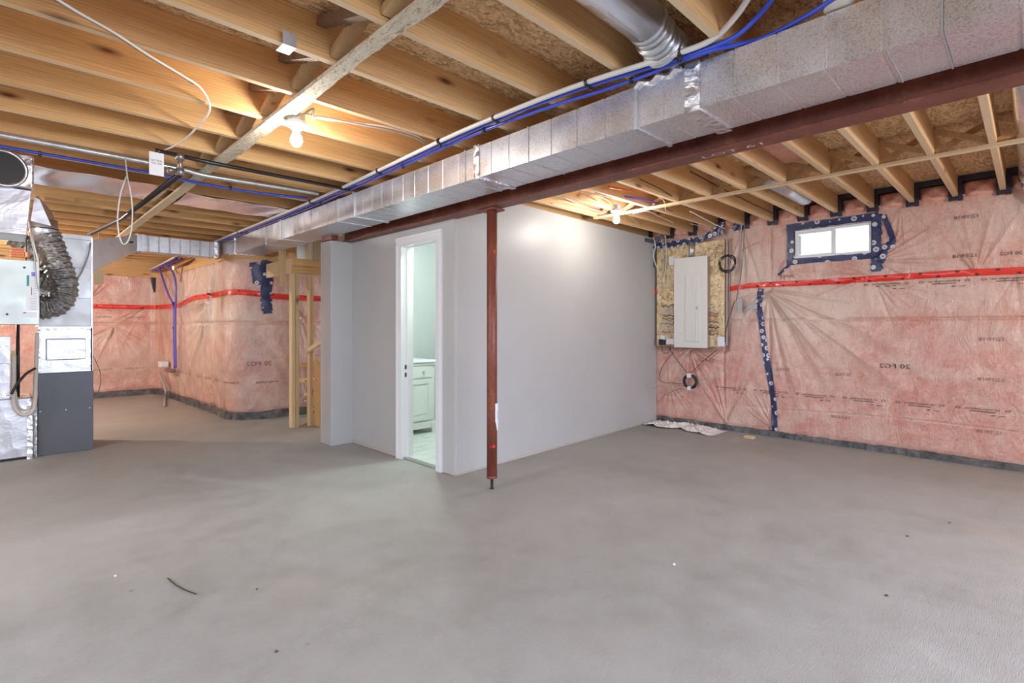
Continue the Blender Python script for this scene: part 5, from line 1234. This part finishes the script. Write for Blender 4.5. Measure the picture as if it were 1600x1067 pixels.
a = onY(17, 560, 6.75); b = MB(); b.box(a.x, onY(24, 560, 6.75).x, 6.75, 6.79, 0.55, 1.02); tag(b.build('wood_post', 'wood_z'), 'short pale post behind the beige hose', 'post')
pipe('plenum_wire', [Vector((0.672, 7.05, 2.245))]+[onY(u, v, 6.66) for u, v in ((141, 385), (136, 405), (128, 424), (118, 441))], 0.007, 'cable_grey', 'grey cable drooping from the gas pipe end behind the flexible duct', 'cable')
pipe('control_wire', [onY(u, v, 5.97) for u, v in ((45, 345), (50, 375), (54, 400), (56, 425), (58, 445), (62, 456))], 0.0045, 'cable_grey', 'thin grey wire hanging down the ventilator front', 'wire')
pipe('control_wire', [onY(u, v, 6.1) for u, v in ((44, 345), (49, 365), (55, 390), (60, 408))], 0.006, 'cable_white', 'pale wire dropping between trunk and flexible duct', 'wire')
pipe('loose_cable', [onY(u, v, 7.4) for u, v in ((143, 552), (150, 565), (157, 585), (156, 605), (150, 618), (146, 610), (144, 600))], 0.004, 'cable_brown', 'thin dark cord curling beside the right of the furnace', 'cord')
# small chipboard tag hanging near the branch
a = onY(146, 421, 8.3); c = onY(162, 444, 8.3); b = MB(); b.box(a.x, c.x, 8.3, 8.32, c.z, a.z)
w1 = b.build('chipboard_scrap', 'tan_card'); tag(w1, 'small hanging chipboard piece under the flared duct', 'board')
q = MB(); q.tube([(a.x+0.05, 8.31, a.z), (a.x+0.05, 8.31, JB)], 0.003, 5); q.build('hanger_wire', 'cable_grey', w1)
# ---- far left wall plumbing
def pl_pt(u, v, off=0.03):
    q = _near(u, SBACK, SC, off); return Vector((q[1], q[2], CAM_H+(HZ-v)/FPX*q[3]))
pipe('wall_pipe', [pl_pt(u, v, 0.10) for u, v in ((249, 418), (256, 440), (264, 462), (270, 474), (272, 490), (272, 530), (273, 576))], 0.016, 'violet_pex', 'violet blue water pipe down the far pink wall, left of the pair', 'pipe', ties=[pl_pt(272, 474, 0.10), pl_pt(272, 512, 0.10)], tr=0.026)
pipe('wall_pipe', [pl_pt(u, v, 0.10) for u, v in ((258, 416), (268, 422), (274, 438), (275, 460), (274, 490), (274, 530), (275, 574))], 0.016, 'violet_pex', 'violet blue water pipe down the far pink wall, right of the pair', 'pipe')
pm = thing('wall_valve_box', 'small pale valve box with fittings low on the far pink wall', 'fitting', pl_pt(255, 575, 0.08))
c = pl_pt(255, 569, 0.10); b = MB(); b.box(c.x-0.06, c.x+0.06, c.y-0.12, c.y+0.10, c.z-0.05, c.z+0.05); b.build('box', 'label', pm, bevel=0.01)
c = pl_pt(265, 578, 0.10); b = MB(); b.box(c.x-0.05, c.x+0.05, c.y-0.22, c.y+0.15, c.z-0.03, c.z+0.02); b.build('shelf', 'cable_brown', pm, bevel=0.01)
for q in pm.children: q.location = -Vector(pm.location)
pipe('floor_drop_pipe', [pl_pt(u, v, 0.10) for u, v in ((249, 582), (252, 590), (256, 600), (259, 612), (258, 622))]+[onZ(257, 634, 0.02)], 0.018, 'cable_grey', 'dark hose dropping from the valve box to the floor', 'hose')
for i, (u0, v0, u1, v1, m) in enumerate(((228, 424, 272, 402, 'white_pex'), (232, 424, 276, 404, 'violet_pex'), (238, 423, 284, 404, 'violet_pex'), (244, 424, 292, 404, 'copper'))):
    a = onZ(u0, v0, 2.30-0.012*i); c = onZ(u1, v1, 2.38)
    pipe('far_ceiling_pipe', [a, (a+c)/2+Vector((0, 0, -0.01)), c], 0.018, m, ['white pipe in the bundle below the far joists', 'violet pipe next to the white one below the far joists', 'second violet pipe in the far joist bundle', 'orange pipe at the right of the far joist bundle'][i], 'pipe', n=6)
pipe('wall_drip', [pl_pt(285, 415, 0.03), pl_pt(282, 440, 0.03)], 0.008, 'cable_brown', 'short dark streak wire high on the far pink wall', 'wire')
bpy.context.view_layer.update()
for o in COL.objects:
    if '_w' in o: del o['_w']
